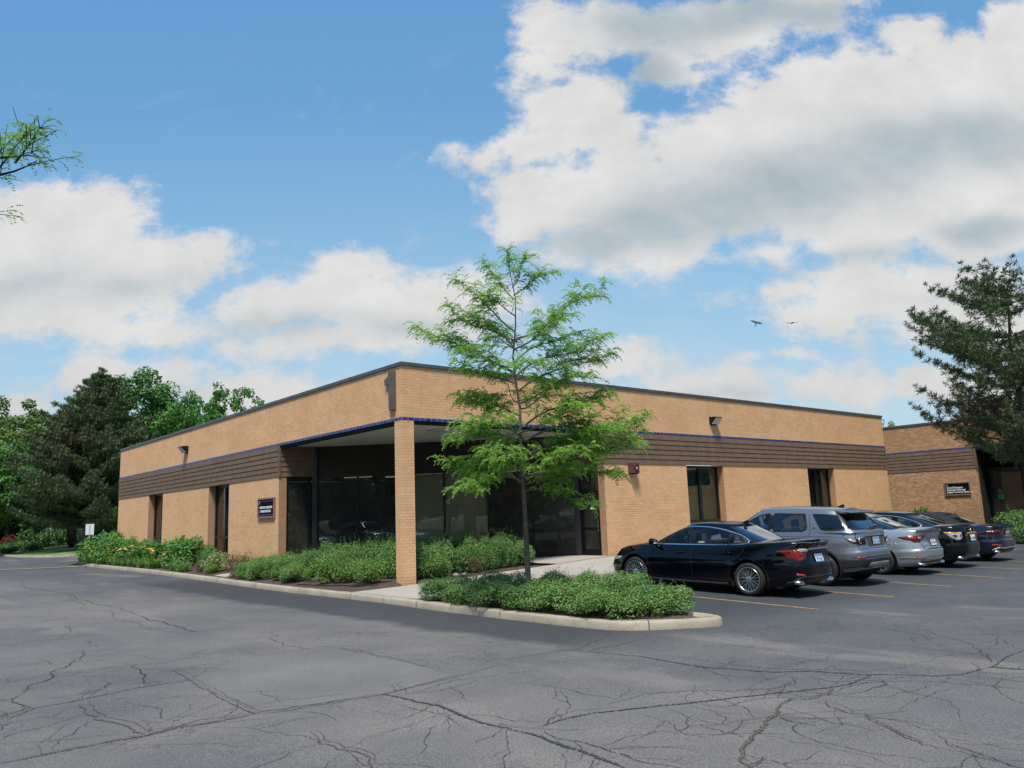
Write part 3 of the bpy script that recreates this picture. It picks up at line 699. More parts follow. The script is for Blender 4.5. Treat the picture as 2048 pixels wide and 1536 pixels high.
sd_.box(0, .1, EN+.004, LY, ZS+.001, ZB2-.003); sd_.box(EN+.004, LX, 0, .1, ZS+.001, ZB2-.003)
siding(sd_, (.02,EN,0), (1,0,0), (0,-1,0), 1.38, ZS, ZB2-.004, 6); siding(sd_, (EN,.02,0), (0,1,0), (-1,0,0), 1.38, ZS, ZB2-.004, 6)
sd_.build('siding', M_SIDE, B1, fix=False)
for a in ((-.030,.045,EN-.045,EN+.07), (EN-.045,EN+.07,-.030,.045), (-.028,.03,LY-.05,LY+.03), (LX-.05,LX+.03,-.028,.03)): cp = MB(); cp.box(*a, ZS-.004, ZB2-.006); cp.build('corner_board', M_SIDE, B1)
cl = MB(); cl.box(0, .406, 0, .406, Z0, ZB2-.003); cl.build('column', M_BRICK, B1)
so_ = MB(); so_.box(.302, EN+.6, .302, EN+.6, ZB2-.01, ZB2+.05); so_.build('soffit', M_SOFF, B1)
vp = MB(); 
for a in ((2.2,3.6,1.45,1.47),(2.2,3.6,2.05,2.07),(2.2,2.22,1.47,2.05),(3.58,3.6,1.47,2.05)): vp.box(*a, ZB2-.022, ZB2-.012)
vp.build('soffit_panel', M_BRONZE2, B1)
rf = MB(); rf.box(.302, LX-.302, .302, LY-.302, 5.45, 5.6); rf.build('roof', M_ROOF, B1)
# storefront on the diagonal
DS = Vector((1.43, EN, 0)); DE = Vector((EN, 1.43, 0)); dl = (DE-DS).length; dd = (DE-DS).normalized(); dnrm = Vector((-1,-1,0)).normalized()
def dbox(b, s0, s1, t0, t1, z0, z1, mi=0):
    b.obox(tuple(DS+dd*s0-dnrm*t0+Vector((0,0,z0))), tuple(dd*(s1-s0)), tuple(-dnrm*(t1-t0)), (0,0,z1-z0), mi)
hd = MB(); dbox(hd, -.1, dl+.1, .04, .14, ZS+.002, ZB2-.012); hd.build('fascia_panel', noisy('dark_fascia', (.022,.017,.015), (.03,.023,.02), 2, .8), B1)
nb = 6; bw = dl/nb; zlo = -.12
fm = MB()
for k in range(1, nb): dbox(fm, k*bw-.032, k*bw+.032, .03, .15, zlo, ZS)
for k in range(nb):
    dbox(fm, k*bw+.033, (k+1)*bw-.033, .035, .145, ZS-.06, ZS); dbox(fm, k*bw+.033, (k+1)*bw-.033, .035, .145, zlo, .10 if k < 4 else .20)
fm.build('storefront_frame', M_BRONZE, B1)
for s in (-.10, dl-.10): ps = MB(); dbox(ps, s, s+.20, -.04, .16, zlo-.1, ZB2-.012); ps.build('corner_post', M_BRONZE2, B1)
for k in range(nb):
    g_ = MB(); dbox(g_, k*bw+.034, (k+1)*bw-.034, .09, .096, .10, ZS-.06); g_.build('storefront_pane', M_GLASSD if k in (0,1,4,5) else M_GLASS, B1)
# left return: narrow light beside the brick; right return: the door
fl = MB(); y = EN+.06
fl.box(th, th+.07, y, y+.1, -.3, ZS); fl.box(1.20, 1.30, y, y+.1, -.3, ZS); fl.box(th+.07, 1.20, y, y+.1, ZS-.07, ZS); fl.box(th+.07, 1.20, y, y+.1, .12, .22)
sdl = fl.build('sidelight', M_BRONZE, B1); g_ = MB(); g_.box(th+.07, 1.20, y+.05, y+.056, .22, ZS-.07); g_.build('pane', M_GLASSD, sdl)
g_ = MB(); g_.box(th+.07, 1.20, y+.02, y+.09, -.2, .12); g_.build('kick_panel', M_BLACK, sdl)
x = EN+.05
df = MB(); df.box(x, x+.12, .302, .352, -.03, ZS); df.box(x, x+.12, 1.30, 1.42, -.03, ZS); df.box(x, x+.12, .352, 1.30, ZS-.07, ZS); df.box(x, x+.12, .352, 1.30, 2.20, 2.30)
dfr = df.build('door_frame', M_BRONZE, B1); g_ = MB(); g_.box(x+.05, x+.056, .352, 1.30, 2.30, ZS-.07); g_.build('pane', M_GLASSD, dfr)
dr = MB(); x2 = x+.02; dr.box(x2, x2+.05, .356, .47, -.015, 2.195); dr.box(x2, x2+.05, 1.18, 1.296, -.015, 2.195); dr.box(x2, x2+.05, .47, 1.18, 2.08, 2.195); dr.box(x2, x2+.05, .47, 1.18, -.015, .22); dr.box(x2, x2+.05, .47, 1.18, .92, .98)
door = dr.build('door', M_BRONZE, B1)
g_ = MB(); g_.box(x2+.02, x2+.026, .47, 1.18, .22, .92); g_.box(x2+.02, x2+.026, .47, 1.18, .98, 2.08); g_.build('pane', M_GLASSD, door)
g_ = MB(); g_.tube([(x2-.005,.43,.85),(x2-.06,.43,.87),(x2-.06,.43,1.20),(x2-.005,.43,1.22)], .014, 8); g_.build('handle', mat('brushed_steel', (.5,.5,.5), .3, 1), door, True)
g_ = MB(); g_.box(x2+.012, x2+.018, .62, .84, 1.62, 1.69); g_.build('address_sticker', mat('white_sticker', (.75,.8,.8), .6), door)
# interior: floor, back walls, ceiling, strip lights, reception desk, plants
it = MB(); it.prism([(DS.x+.15,DS.y+.15,-.15),(DE.x+.15,DE.y+.15,-.15),(12,1.6,-.15),(12,12,-.15),(1.6,12,-.15)], (0,0,.05)); it.build('floor_slab', M_INTF, B1)
it = MB(); it.obox((12.2, 4.0, -.1), (-8.2, 8.2, 0), (.1,.1,0), (0,0,ZS+.1)); it.box(12.0,12.1,.302,4.1,-.1,ZS); it.box(.302,4.1,12.0,12.1,-.1,ZS)
it.build('interior_partition', M_INT, B1)
it = MB(); it.box(th+.002, 13, EN+.62, 13, ZS+.06, ZS+.12); it.box(EN+.62, 13, th+.002, EN+.62, ZS+.06, ZS+.12); it.obox((DS.x+.3,DS.y+.3,ZS+.06), tuple(dd*dl), (.1,.1,0), (0,0,.05)); it.build('ceiling', mat('ceiling_tile', (.45,.45,.42), .9), B1)
M_TUBE = mat('strip_light', (.8,.7,.5), .5, emit=((1,.80,.50), .75))
for k in range(6):
    q = MB(); o = DS + dd*(.7+1.45*k) - dnrm*(1.4 + .9*(k % 2)); q.obox((o.x, o.y, ZS-.02), tuple(dd*1.1), tuple(-dnrm*.10), (0,0,.05)); q.build('strip_light', M_TUBE, B1)
for k in (2,3):
    bk = MB(); dbox(bk, k*bw+.05, (k+1)*bw-.05, .20, .22, .10, ZS-.06); bk.build('shade', noisy('mesh_shade', (.42,.375,.29), (.50,.45,.355), .6, .9), B1)
dk = MB(); dbox(dk, 4.5*bw, 5.6*bw, 1.9, 2.3, .55, .85); dbox(dk, 4.55*bw, 4.58*bw, 1.9, 2.3, -.1, .55); dbox(dk, 5.5*bw, 5.53*bw, 1.9, 2.3, -.1, .55); dk.build('lobby_table', mat('pale_wood', (.40,.36,.28), .6), B1)
for k in (4,5):
    for s_, z_ in ((k*bw+.12,.22),((k+1)*bw-.35,.28)): gv = MB(); dbox(gv, s_, s_+.015, .20, .215, z_, ZS-.1); gv.build('vestibule_trim', mat('brass_trim', (.45,.38,.22), .4, .6), B1)
for (a, b), c in zip(WIN_L, (M_CURT, None)): wall_window(B1, 'x', a, b, .30-.012, curtain=c)
for (a, b), c in zip(WIN_R, (M_BLIND, M_CURT)): wall_window(B1, 'y', a, b, .30-.012, curtain=c)
for a, b in WIN_L: ib = MB(); ib.box(1.6, 1.65, a-1.5, b+1.5, -.1, ZS); ib.build('interior_partition', M_INT, B1)
for a, b in WIN_R: ib = MB(); ib.box(a-1.5, b+1.5, 1.6, 1.65, -.1, ZS); ib.build('interior_partition', M_INT, B1)

# number and name boards on the brick
num = MB(); y0, y1, za, zb = .80, .29, 4.69, 5.85
q = [(y0,5.47),(y0,5.64),(.63,5.70),(.56,5.85),(y1,5.85),(y1,za),(.575,za),(.575,5.47)]
num.prism([(-.10, y_, z_) for y_, z_ in q], (.085,0,0)); no = num.build('building_number', noisy('brown_numeral', (.10,.078,.062), (.13,.10,.082), 3, .5)); bevel(no, .008, 1)
tag(no, 'large brown numeral one fixed high on the brick corner', 'number sign')
for z_ in (4.9, 5.6): st = MB(); st.box(-.10,.0,.35,.39,z_,z_+.03); st.build('standoff', M_BRONZE, no)
M_SFR = noisy('bronze_sign_frame', (.20,.115,.085), (.25,.15,.115), 8, .45); M_SBK = mat('sign_black', (.005,.007,.012), .8, spec=.1); M_STX = mat('sign_lettering', (.78,.80,.80), .6); M_SRL = mat('sign_rule', (.16,.165,.19), .5)
def board(name, label, M, w_, h_, lines, rules):
    """M maps local (right, up, out) to world"""
    root = thing(name, label, 'sign'); root.matrix_world = M
    f = MB(); t_ = .065
    f.box(0, w_, 0, t_, 0, .075); f.box(0, w_, h_-t_, h_, 0, .075); f.box(0, t_, t_, h_-t_, 0, .075); f.box(w_-t_, w_, t_, h_-t_, 0, .075)
    o = f.build('frame', M_SFR, root); bevel(o, .01, 1)
    p = MB(); p.box(t_, w_-t_, t_, h_-t_, .01, .045); p.build('panel', M_SBK, root)
    if rules:
        r = MB(); r.box(t_+.04, w_-t_-.04, t_+.05, t_+.065, .045, .049); r.box(t_+.04, w_-t_-.04, h_-t_-.065, h_-t_-.05, .045, .049); r.build('rule', M_SRL, root)
    lm = []
    for (s, x_, z_, size, bold, sp) in lines:
        me = text_mesh(s, size, 'lettering', .002, bold, sp); me.materials.append(M_STX); o = link('lettering', me, root); o.location = (x_, z_, .048)
    return root
Mx = Matrix(((0,0,-1,0),(-1,0,0,10.13),(0,1,0,1.73),(0,0,0,1)))
board('name_board', 'framed black name board on the left brick face beside the entrance', Mx, 1.5, .76,
      [('1', .12, .53, .15, .003, 1), ('EDENZON, EDENZON', .17, .365, .112, .004, 1), ('& ASSOCIATES, INC.', .20, .225, .112, .004, 1)], True)
XB = 36.89
Mx = Matrix(((0,0,-1,XB),(-1,0,0,-.10),(0,1,0,1.73),(0,0,0,1)))
board('name_board', 'wide framed black name board on the far second building', Mx, 1.40, .75,
      [('2', .13, .555, .13, .003, 1), ('CheckChangers', .13, .415, .135, .004, 1), ('Financial Clearings', .13, .285, .135, .004, 1), ('Digital Currency Systems', .13, .155, .130, .004, 1)], False)
# wall lamps
M_LENS = mat('lamp_lens', (.42,.46,.48), .12, coat=.5)
def wall_lamp(label, M):
    r = thing('wall_lamp', label, 'wall lamp', group='wall pack lamps on the parapet'); r.matrix_world = M
    b = MB(); b.prism([(-.23,0,-.15),(-.23,0,.15),(-.23,.33,.13),(-.23,.31,.05),(-.23,.10,-.15)], (.46,0,0)); o = b.build('housing', M_BRONZE, r); bevel(o, .012, 2)
    l = MB(); l.prism([(-.21,.305,.045),(-.21,.345,.09),(-.21,.15,-.16),(-.21,.10,-.145)], (.42,0,0)); o = l.build('lens', M_LENS, r)
    c = MB(); c.box(-.16,.16,-.0,.06,-.19,-.15); c.build('conduit', M_BRONZE, r)
wall_lamp('dark wall pack lamp on the left face of the parapet', Matrix(((0,-1,0,0),(1,0,0,18.55),(0,0,1,5.09),(0,0,0,1))))
wall_lamp('dark wall pack lamp on the parapet above the right windows', Matrix(((-1,0,0,15.02),(0,-1,0,0),(0,0,1,5.06),(0,0,0,1))))
al = thing('alarm_box', 'dark red fire alarm horn box on the brick under the siding', 'alarm box', (9.82,0,3.05))
b = MB(); b.box(-.17,.17,-.26,0,-.19,.19); o = b.build('housing', noisy('alarm_red', (.085,.034,.032), (.125,.052,.046), 9, .5), al); bevel(o, .012, 2)
b = MB(); b.lathe([(-.262,.0),(-.268,.03),(-.262,.045)], 16, 'y', (.02,0,0)); b.build('horn', mat('pale_disc', (.55,.45,.38), .6), al)
b = MB(); b.lathe([(-.262,.12),(-.278,.125),(-.278,.10),(-.265,.095)], 24, 'y', (.02,0,0)); b.build('grille_ring', mat('alarm_ring', (.07,.02,.022), .5), al)
b = MB(); b.box(-.13,.13,-.22,-.02,-.225,-.19); b.build('base', M_BRONZE, al)

# ------------------------------------------------------------------ second building
B2 = thing('office_building', 'farther tan brick office building with mottled brick and dark recessed entry behind the pine', 'building')
wl = MB(); wl.box(XB, XB+.3, -1.9, 16, -.9, ZS); wl.box(XB, XB+.3, -30, 16, ZB, ZCB); wl.box(XB+.3, 60, 15.7, 16, -.9, ZCB); wl.box(XB, XB+.3, -30, -13, -.9, ZS)
wl.build('wall', M_BRICK2, B2)
co = MB(); co.box(XB-.045, XB+.4, -30, 16.05, ZCB, ZC); co.build('coping', M_COPE, B2)
bl = MB(); bl.box(XB-.006, XB+.3, -30, 16, ZB2, ZB); bl.build('tile_band', M_TILE, B2)
s2 = MB(); siding(s2, (XB,-1.9,0), (0,1,0), (-1,0,0), 17.9, ZS, ZB2-.004, 6); s2.box(XB, XB+.1, -1.9, 16, ZS+.001, ZB2-.003); s2.build('siding', M_SIDE, B2, fix=False)
c2 = MB(); c2.box(XB-.03, XB+.12, -1.98, -1.86, ZS-.004, ZB2-.006); c2.build('corner_board', M_SIDE, B2)
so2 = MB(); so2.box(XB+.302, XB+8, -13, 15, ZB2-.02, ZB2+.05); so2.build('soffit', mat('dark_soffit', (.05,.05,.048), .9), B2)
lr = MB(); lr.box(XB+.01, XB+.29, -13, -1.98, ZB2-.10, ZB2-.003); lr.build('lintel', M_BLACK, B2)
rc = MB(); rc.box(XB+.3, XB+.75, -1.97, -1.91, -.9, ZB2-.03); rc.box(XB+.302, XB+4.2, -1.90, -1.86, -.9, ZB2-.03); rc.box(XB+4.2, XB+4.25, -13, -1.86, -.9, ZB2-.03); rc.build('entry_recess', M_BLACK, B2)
sf = MB()
for k in range(6): sf.box(XB+1.3, XB+1.4, -2.05-1.7*k-.06, -2.05-1.7*k+.06, -.9, ZS)
sf.box(XB+1.31, XB+1.39, -11, -2.11, ZS-.1, ZS); sf.build('storefront_frame', M_BRONZE, B2)
sg = MB(); sg.box(XB+1.34, XB+1.346, -11, -2.1, -.9, ZS-.1); sg.build('storefront_pane', M_GLASSD, B2)
gs = MB(); gs.box(XB+1.28, XB+1.285, -2.75, -2.42, 1.42, 1.78); gs.build('notice', mat('green_notice', (.02,.16,.08), .6, emit=None), B2)
gs = MB(); gs.box(XB+1.28, XB+1.285, -2.68, -2.45, 1.83, 1.90); gs.box(XB+1.28, XB+1.285, -2.6, -2.45, 1.95, 2.0); gs.build('notice', mat('grey_notice', (.25,.26,.26), .6), B2)
fd = MB(); fd.box(XB-.01, XB+5, -13, -1.9, -.55, -.45); fd.build('entry_slab', M_CONC, B2)
rf = MB(); rf.box(XB+.302, 60, -30, 15.7, 5.3, 5.5); rf.build('roof', M_ROOF, B2)
# ------------------------------------------------------------------ cars (nose towards +y, x to the right, origin on the ground between the axles)
def paint_mat(name, c, metal=.25, rough=.32, dust=.03):
    m, t = nmat(name, rough=rough, metal=metal, coat=1.0)
    P = t.new('ShaderNodeTexCoord').outputs['Object']
    d = t.maprange(t.noise(P, 3, 4), .35, .7, .0, .10)
    s = t.new('ShaderNodeSeparateXYZ'); t.put(s.inputs[0], P)
    low = t.maprange(s.outputs[2], .50, .15, 0, dust)
    t.put(t.b.inputs['Base Color'], t.mix(t.math('MULTIPLY', low, t.noise(P, 8, 4)), c, (.16,.15,.135)))
    t.put(t.b.inputs['Roughness'], t.math('ADD', rough, t.math('MULTIPLY', d, .5))); return m
M_TYRE = noisy('tyre_rubber', (.012,.012,.013), (.022,.022,.022), 12, .8)
M_ALLOY = mat('alloy_rim', (.52,.53,.55), .28, .9); M_ALLOYD = mat('rim_pocket', (.02,.02,.022), .5, .3)
M_CHROME = mat('chrome', (.80,.81,.82), .22, 1); M_TRIM = mat('black_trim', (.010,.010,.011), .35); M_CLAD = mat('grey_plastic', (.022,.023,.025), .65)
M_CARGL = glass_mat('car_glass', (.90,.97,.94), 1.0); M_CARGLD = glass_mat('privacy_glass', (.10,.115,.11), 2.2)
M_RED = mat('tail_lamp_red', (.13,.006,.005), .10, coat=1); M_REDB = mat('tail_lamp_bright', (.34,.022,.012), .10, coat=1); M_CLEAR = mat('tail_lamp_clear', (.42,.46,.48), .10, .3, coat=1); M_AMB = mat('lamp_amber', (.62,.30,.05), .12, coat=1)
M_DKRED = mat('reflector_red', (.35,.02,.015), .2, coat=1)
M_SEATB = mat('beige_leather', (.55,.50,.41), .6); M_SEATD = mat('dark_leather', (.035,.034,.033), .6); M_PLATE = mat('plate_white', (.72,.76,.78), .4); M_PLBL = mat('plate_blue', (.10,.32,.62), .4); M_PLTX = mat('plate_text', (.06,.10,.25), .4); M_PLRD = mat('plate_red', (.5,.06,.06), .4)
M_UNDER = mat('underbody', (.006,.006,.006), .9); M_SOFT = noisy('soft_top_cloth', (.010,.010,.011), (.018,.018,.019), 40, .9)
M_MIRR = mat('mirror_glass', (.6,.65,.66), .02, 1)

def unit_outline(n, N):
    """superellipse resampled by arc length; N points, k=0 at the rear centre (0,-1), going left (-x) first"""
    M = 4000; pts = []
    for i in range(M+1):
        a = -PI/2 - 2*PI*i/M; c, s = math.cos(a), math.sin(a)
        pts.append((math.copysign(abs(c)**(2/n), c), math.copysign(abs(s)**(2/n), s)))
    L = [0]
    for p, q in zip(pts, pts[1:]): L.append(L[-1] + math.hypot((q[0]-p[0])*.92, (q[1]-p[1])*2.4))
    out = []; j = 0
    for k in range(N):
        tgt = L[-1]*k/N
        while L[j+1] < tgt: j += 1
        t = (tgt-L[j])/max(1e-9, L[j+1]-L[j]); out.append((lerp(pts[j][0],pts[j+1][0],t), lerp(pts[j][1],pts[j+1][1],t)))
    return out
def inpoly(x, y, p):
    c = False; n = len(p); j = n-1
    for i in range(n):
        if (p[i][1] > y) != (p[j][1] > y) and x < (p[j][0]-p[i][0])*(y-p[i][1])/(p[j][1]-p[i][1])+p[i][0]: c = not c
        j = i
    return c

class Car:
    def __init__(s, name, label, cat, sp):
        s.sp = sp; s.root = thing(name, label, cat, group='cars parked nose-in along the building'); s.body()
    # ---- shells
    def body(s):
        sp = s.sp; yf, yr, W = sp['yf'], sp['yr'], sp['w']/2; N = sp.get('N', 400); no = sp.get('n', 5.0)
        ol = unit_outline(no, N); ts = sp['tlev']
        B = MB(); M = len(ts); rows = []
        prof_w = sp['wprof']; prof_f = sp['fprof']; prof_r = sp['rprof']
        for t in ts:
            f = yf - interp(t, prof_f) ; r = yr + interp(t, prof_r); yc = (f+r)/2; h = (f-r)/2; wd = W*sinterp(t, prof_w)
            row = []
            for (a, b) in ol:
                y = yc + h*b
                # gentle plan taper to nose and tail
                e = abs(b); x = a*wd*(1 - sp.get('taper',.045)*max(0, e-.35)**2/.4225)
                x *= 1 + s.flare(y, t)
                zb = sinterp(y, sp['zbot']); zd = sinterp(y, sp['zdeck'])
                row.append((x, y, zb + (zd-zb)*t))
            rows.append(row)
        # deck: roll over the edge, then across with crown
        top = rows[-1]
        for ins, dz in ((.03,.016),(.075,.028)):
            row = []
            for (x, y, z) in top:
                q = math.hypot(x, 0); k = max(0, 1-ins/ max(abs(x), .12)) if abs(x) > 1e-6 else 0
                yy = y + (ins if y < yr+.5 else -ins if y > yf-.5 else 0)*min(1, .25+abs(abs(y-(yf+yr)/2)/((yf-yr)/2))**12)
                row.append((x*k, yy, z+dz))
            rows.append(row)
        B.v = [p for r in rows for p in r]; nr = len(rows)
        for i in range(nr-1):
            for k in range(N):
                B.f.append((i*N+k, (i+1)*N+k, (i+1)*N+(k+1)%N, i*N+(k+1)%N)); B.m.append(0)
        # deck cross strips: k on the left pairs with N-k on the right
        last = rows[-1]; nx = 14; base = len(B.v); half = N//2
        idx = {}
        for k in range(half+1):
            l = last[k]; r_ = last[(N-k) % N]
            for j in range(nx+1):
                if j == 0: idx[k,j] = (nr-1)*N+k
                elif j == nx: idx[k,j] = (nr-1)*N+(N-k) % N
                elif k in (0, half): idx[k,j] = (nr-1)*N+k
                else:
                    f = j/nx; x = lerp(l[0], r_[0], f); y = lerp(l[1], r_[1], f); c = 1-(2*f-1)**2
                    y += s.deck_bow(y)*c
                    B.v.append((x, y, lerp(l[2], r_[2], f) + sp.get('crown',.045)*c)); idx[k,j] = len(B.v)-1
        for k in range(half):
            for j in range(nx):
                q = [idx[k,j], idx[k+1,j], idx[k+1,j+1], idx[k,j+1]]
                q2 = []
                for v in q:
                    if v not in q2: q2.append(v)
                if len(q2) > 2: B.f.append(tuple(q2[::-1])); B.m.append(0)
        # wheel arches
        ra = sp['ra']
        for ya in (sp['wb']/2, -sp['wb']/2):
            zc = sp['rt']
            dead = set()
            for i, v in enumerate(B.v):
                if abs(v[0]) > W*.55:
                    d = math.hypot(v[1]-ya, v[2]-zc)
                    if d < ra: dead.add(i)
            keep = []; snap = set()
            for f in B.f:
                c = [i in dead for i in f]
                if all(c): continue
                keep.append(f)
                if any(c): snap.update(i for i, q in zip(f, c) if q)
            B.f = keep; B.m = [0]*len(keep)
            for i in snap:
                x, y, z = B.v[i]; d = math.hypot(y-ya, z-zc)
                if d > .05: B.v[i] = (x, ya+(y-ya)*ra/d, zc+(z-zc)*ra/d)
        s.lower = B
        # greenhouse
        g = sp['gh']; Ng = sp.get('Ng', 360); og = unit_outline(g['n'], Ng); Mg = 26
        Gh = MB(); rows = []
        for i in range(Mg+1):
            t = i/Mg; row = []
            for (a, b) in og:
                y0 = lerp(g['y0r'], g['y0f'], (b+1)/2); y1 = lerp(g['y1r'], g['y1f'], (b+1)/2)
                zb = sinterp(y0, sp['zdeck']) - .03; zt = sinterp(y1, g['roof'])
                bul = g.get('bulge',.02)*math.sin(PI*t)
                wx = lerp(g['w0'], g['w1'], t) + bul
                endb = g.get('endbulge', .03)*math.sin(PI*t)*(abs(b)**6)*(1 if b > 0 else -1)
                wtap = 1 - g.get('taper', .05)*max(0, abs(b)-.2)**2
                row.append((a*wx*wtap, lerp(y0, y1, t)+endb, lerp(zb, zt, t)))
            rows.append(row)
        for ins, dz in ((.025,.014),(.07,.030)):
            row = []
            for (x, y, z) in rows[Mg]:
                k = max(0, 1-ins/max(abs(x), .12)) if abs(x) > 1e-6 else 0
                row.append((x*k, y, z+dz))
            rows.append(row)
        Gh.v = [p for r in rows for p in r]; nr = len(rows)
        for i in range(nr-1):
            for k in range(Ng): Gh.f.append((i*Ng+k, (i+1)*Ng+k, (i+1)*Ng+(k+1)%Ng, i*Ng+(k+1)%Ng)); Gh.m.append(0)
        last = rows[-1]; half = Ng//2; idx = {}
        for k in range(half+1):
            l = last[k]; r_ = last[(Ng-k) % Ng]
            for j in range(nx+1):
                if j == 0 or k in (0, half): idx[k,j] = (nr-1)*Ng+k
                elif j == nx: idx[k,j] = (nr-1)*Ng+(Ng-k) % Ng
                else:
                    f = j/nx; c = 1-(2*f-1)**2
                    Gh.v.append((lerp(l[0],r_[0],f), lerp(l[1],r_[1],f), lerp(l[2],r_[2],f)+g.get('crown',.03)*c)); idx[k,j] = len(Gh.v)-1
        for k in range(half):
            for j in range(nx):
                q2 = []
                for v in (idx[k,j], idx[k+1,j], idx[k+1,j+1], idx[k,j+1]):
                    if v not in q2: q2.append(v)
                if len(q2) > 2: Gh.f.append(tuple(q2[::-1])); Gh.m.append(0)
        s.gh = Gh
        # split glass out of the greenhouse
        polys = sp['glass']     # list of (name, view, polygon, material, trim material)
        glass = {i: [] for i in range(len(polys)*2)}; rest = []
        for f in Gh.f:
            c = Vector((0,0,0))
            for i in f: c += Vector(Gh.v[i])
            c /= len(f)
            p = [Vector(Gh.v[i]) for i in f[:3]]; n = (p[1]-p[0]).cross(p[2]-p[0])
            hit = None
            if n.length > 0:
                n.normalize()
                for i, (nm, view, pl, m_, tm) in enumerate(polys):
                    if view == 'side' and abs(n.x) > .45 and abs(n.x) >= abs(n.y) and inpoly(c.y, c.z, pl): hit = 2*i + (c.x > 0)
                    elif view == 'rear' and c.y < g['y0r']+sp.get('rsplit',1.3) and abs(n.x) < .75 and inpoly(c.x, c.z, pl): hit = 2*i
                    elif view == 'front' and c.y > g['y0f']-1.3 and abs(n.x) < .75 and inpoly(c.x, c.z, pl): hit = 2*i
                    if hit is not None: break
            (rest if hit is None else glass[hit]).append(f)
        allb = MB(); o = len(s.lower.v); allb.v = s.lower.v + Gh.v
        allb.f = list(s.lower.f); allb.m = [0]*len(allb.f)
        for f in rest: allb.f.append(tuple(i+o for i in f)); allb.m.append(1)
        s.bvh_lo = BVHTree.FromPolygons([Vector(v) for v in s.lower.v], s.lower.f)
        s.bvh = BVHTree.FromPolygons([Vector(v) for v in s.lower.v+Gh.v], s.lower.f+[tuple(i+o for i in f) for f in Gh.f])
        s.bvh_g = BVHTree.FromPolygons([Vector(v) for v in Gh.v], Gh.f)
        bo = allb.build('body', [sp['paint'], sp.get('roofmat', sp['paint'])], s.root, smooth=True)
        s.bodyo = bo
        for i, (nm, view, pl, m_, tm) in enumerate(polys):
            for side in (0, 1):
                fs = glass[2*i+side]
                if not fs: continue
                used = sorted({v for f in fs for v in f}); mp = {v: k for k, v in enumerate(used)}
                q = MB(); q.v = [Gh.v[v] for v in used]; q.f = [tuple(mp[v] for v in f) for f in fs]; q.m = [0]*len(fs)
                q.build(nm, m_, s.root, smooth=True)
            # trim round it
            for sx in ((-1, 1) if view == 'side' else (1,)):
                loop = []
                for p in pl + [pl[0]]:
                    loop.append(p)
                loop = dense(loop, .03)
                P3 = [(sx*.8, p[0], p[1]) if view == 'side' else (p[0], (g['y0r']-.1 if view == 'rear' else g['y0f']+.1), p[1]) for p in loop]
                hits = []
                for p in P3:
                    d = Vector((-sx,0,0)) if view == 'side' else Vector((0, 1 if view == 'rear' else -1, 0))
                    o3 = Vector(p) - d*1.5; h = s.bvh_g.ray_cast(o3, d)
                    if h[0] is not None: hits.append((h[0], h[1] if h[1].dot(d) < 0 else -h[1]))
                if len(hits) > 3:
                    s.ribbon('window_trim', hits, sp.get('trimw', .034), tm, .006, close=True)
        # arch liners, underbody and cabin
        u = MB(); zf = .20
        u.box(-W*.70, W*.70, yr+.55, yf-.60, zf, .46); u.box(-W*.5, W*.5, yr+.25, yr+.55, zf+.08, .46)
        u.build('underbody', M_UNDER, s.root)
        for ya in (sp['wb']/2, -sp['wb']/2):
            for sx in (-1, 1):
                l = MB(); n = 24; a0, a1 = R(-25), R(205)
                for i in range(n+1):
                    a = lerp(a0, a1, i/n); r = ra+.012
                    y, z = ya+r*math.cos(a), sp['rt']+r*math.sin(a); l.v += [(sx*(W*.955), y, z), (sx*W*.45, y, z)]
                l.f = [(2*i, 2*i+1, 2*i+3, 2*i+2) for i in range(n)]; l.m = [0]*n
                l.f.append(tuple(2*i+1 for i in range(n+1))); l.m.append(0)
                l.build('wheel_housing', M_UNDER, s.root, fix=False)
        s.cabin(); s.wheels()
    def flare(s, y, t):
        f = 0
        for ya in (s.sp['wb']/2, -s.sp['wb']/2):
            f = max(f, math.exp(-((y-ya)/.42)**2)*math.exp(-((t-.5)/.38)**2))
        return s.sp.get('flare', .014)*f
    def deck_bow(s, y):
        return (-s.sp.get('bow', .05) if y < s.sp['yr']+.45 else s.sp.get('bow',.05) if y > s.sp['yf']-.6 else 0)
    def ribbon(s, name, hits, wd, m, off, close=False, parent=None, taper=False):
        q = MB(); n = len(hits)
        for i, (p, nn) in enumerate(hits):
            a = hits[(i-1) % n if close else max(i-1,0)][0]; c = hits[(i+1) % n if close else min(i+1,n-1)][0]
            d = c-a
            if d.length < 1e-6: d = Vector((0,0,1))
            d.normalize(); sdir = nn.cross(d).normalized(); w_ = wd/2*(math.sin(PI*(i+.5)/n)**.5 if taper else 1)
            for k, h in ((-1,0.0),(-.8,1),(.8,1),(1,0.0)): q.v.append(tuple(p + sdir*(w_*k) + nn*(off*h)))
        rng = range(n) if close else range(n-1)
        for i in rng:
            j = (i+1) % n
            for k in range(3): q.f.append((i*4+k, i*4+k+1, j*4+k+1, j*4+k)); q.m.append(0)
        return q.build(name, m, parent or s.root, smooth=False, fix=False)
    def snap(s, p, out=None):
        p = Vector(p); loc, n, _, _ = s.bvh.find_nearest(p)
        c = Vector((0, max(min(loc.y, s.sp['yf']-1), s.sp['yr']+1), min(loc.z, .7)))
        if n.dot(loc-c) < 0: n = -n
        return loc, n
    def line(s, name, pts, wd, m, off=.004, mirror=True, step=.04, parent=None, taper=False):
        for sx in ((1,-1) if mirror else (1,)):
            hits = [s.snap((sx*p[0], p[1], p[2])) for p in dense([tuple(p) for p in pts], step)]
            s.ribbon(name, hits, wd, m, off, parent=parent, taper=taper)
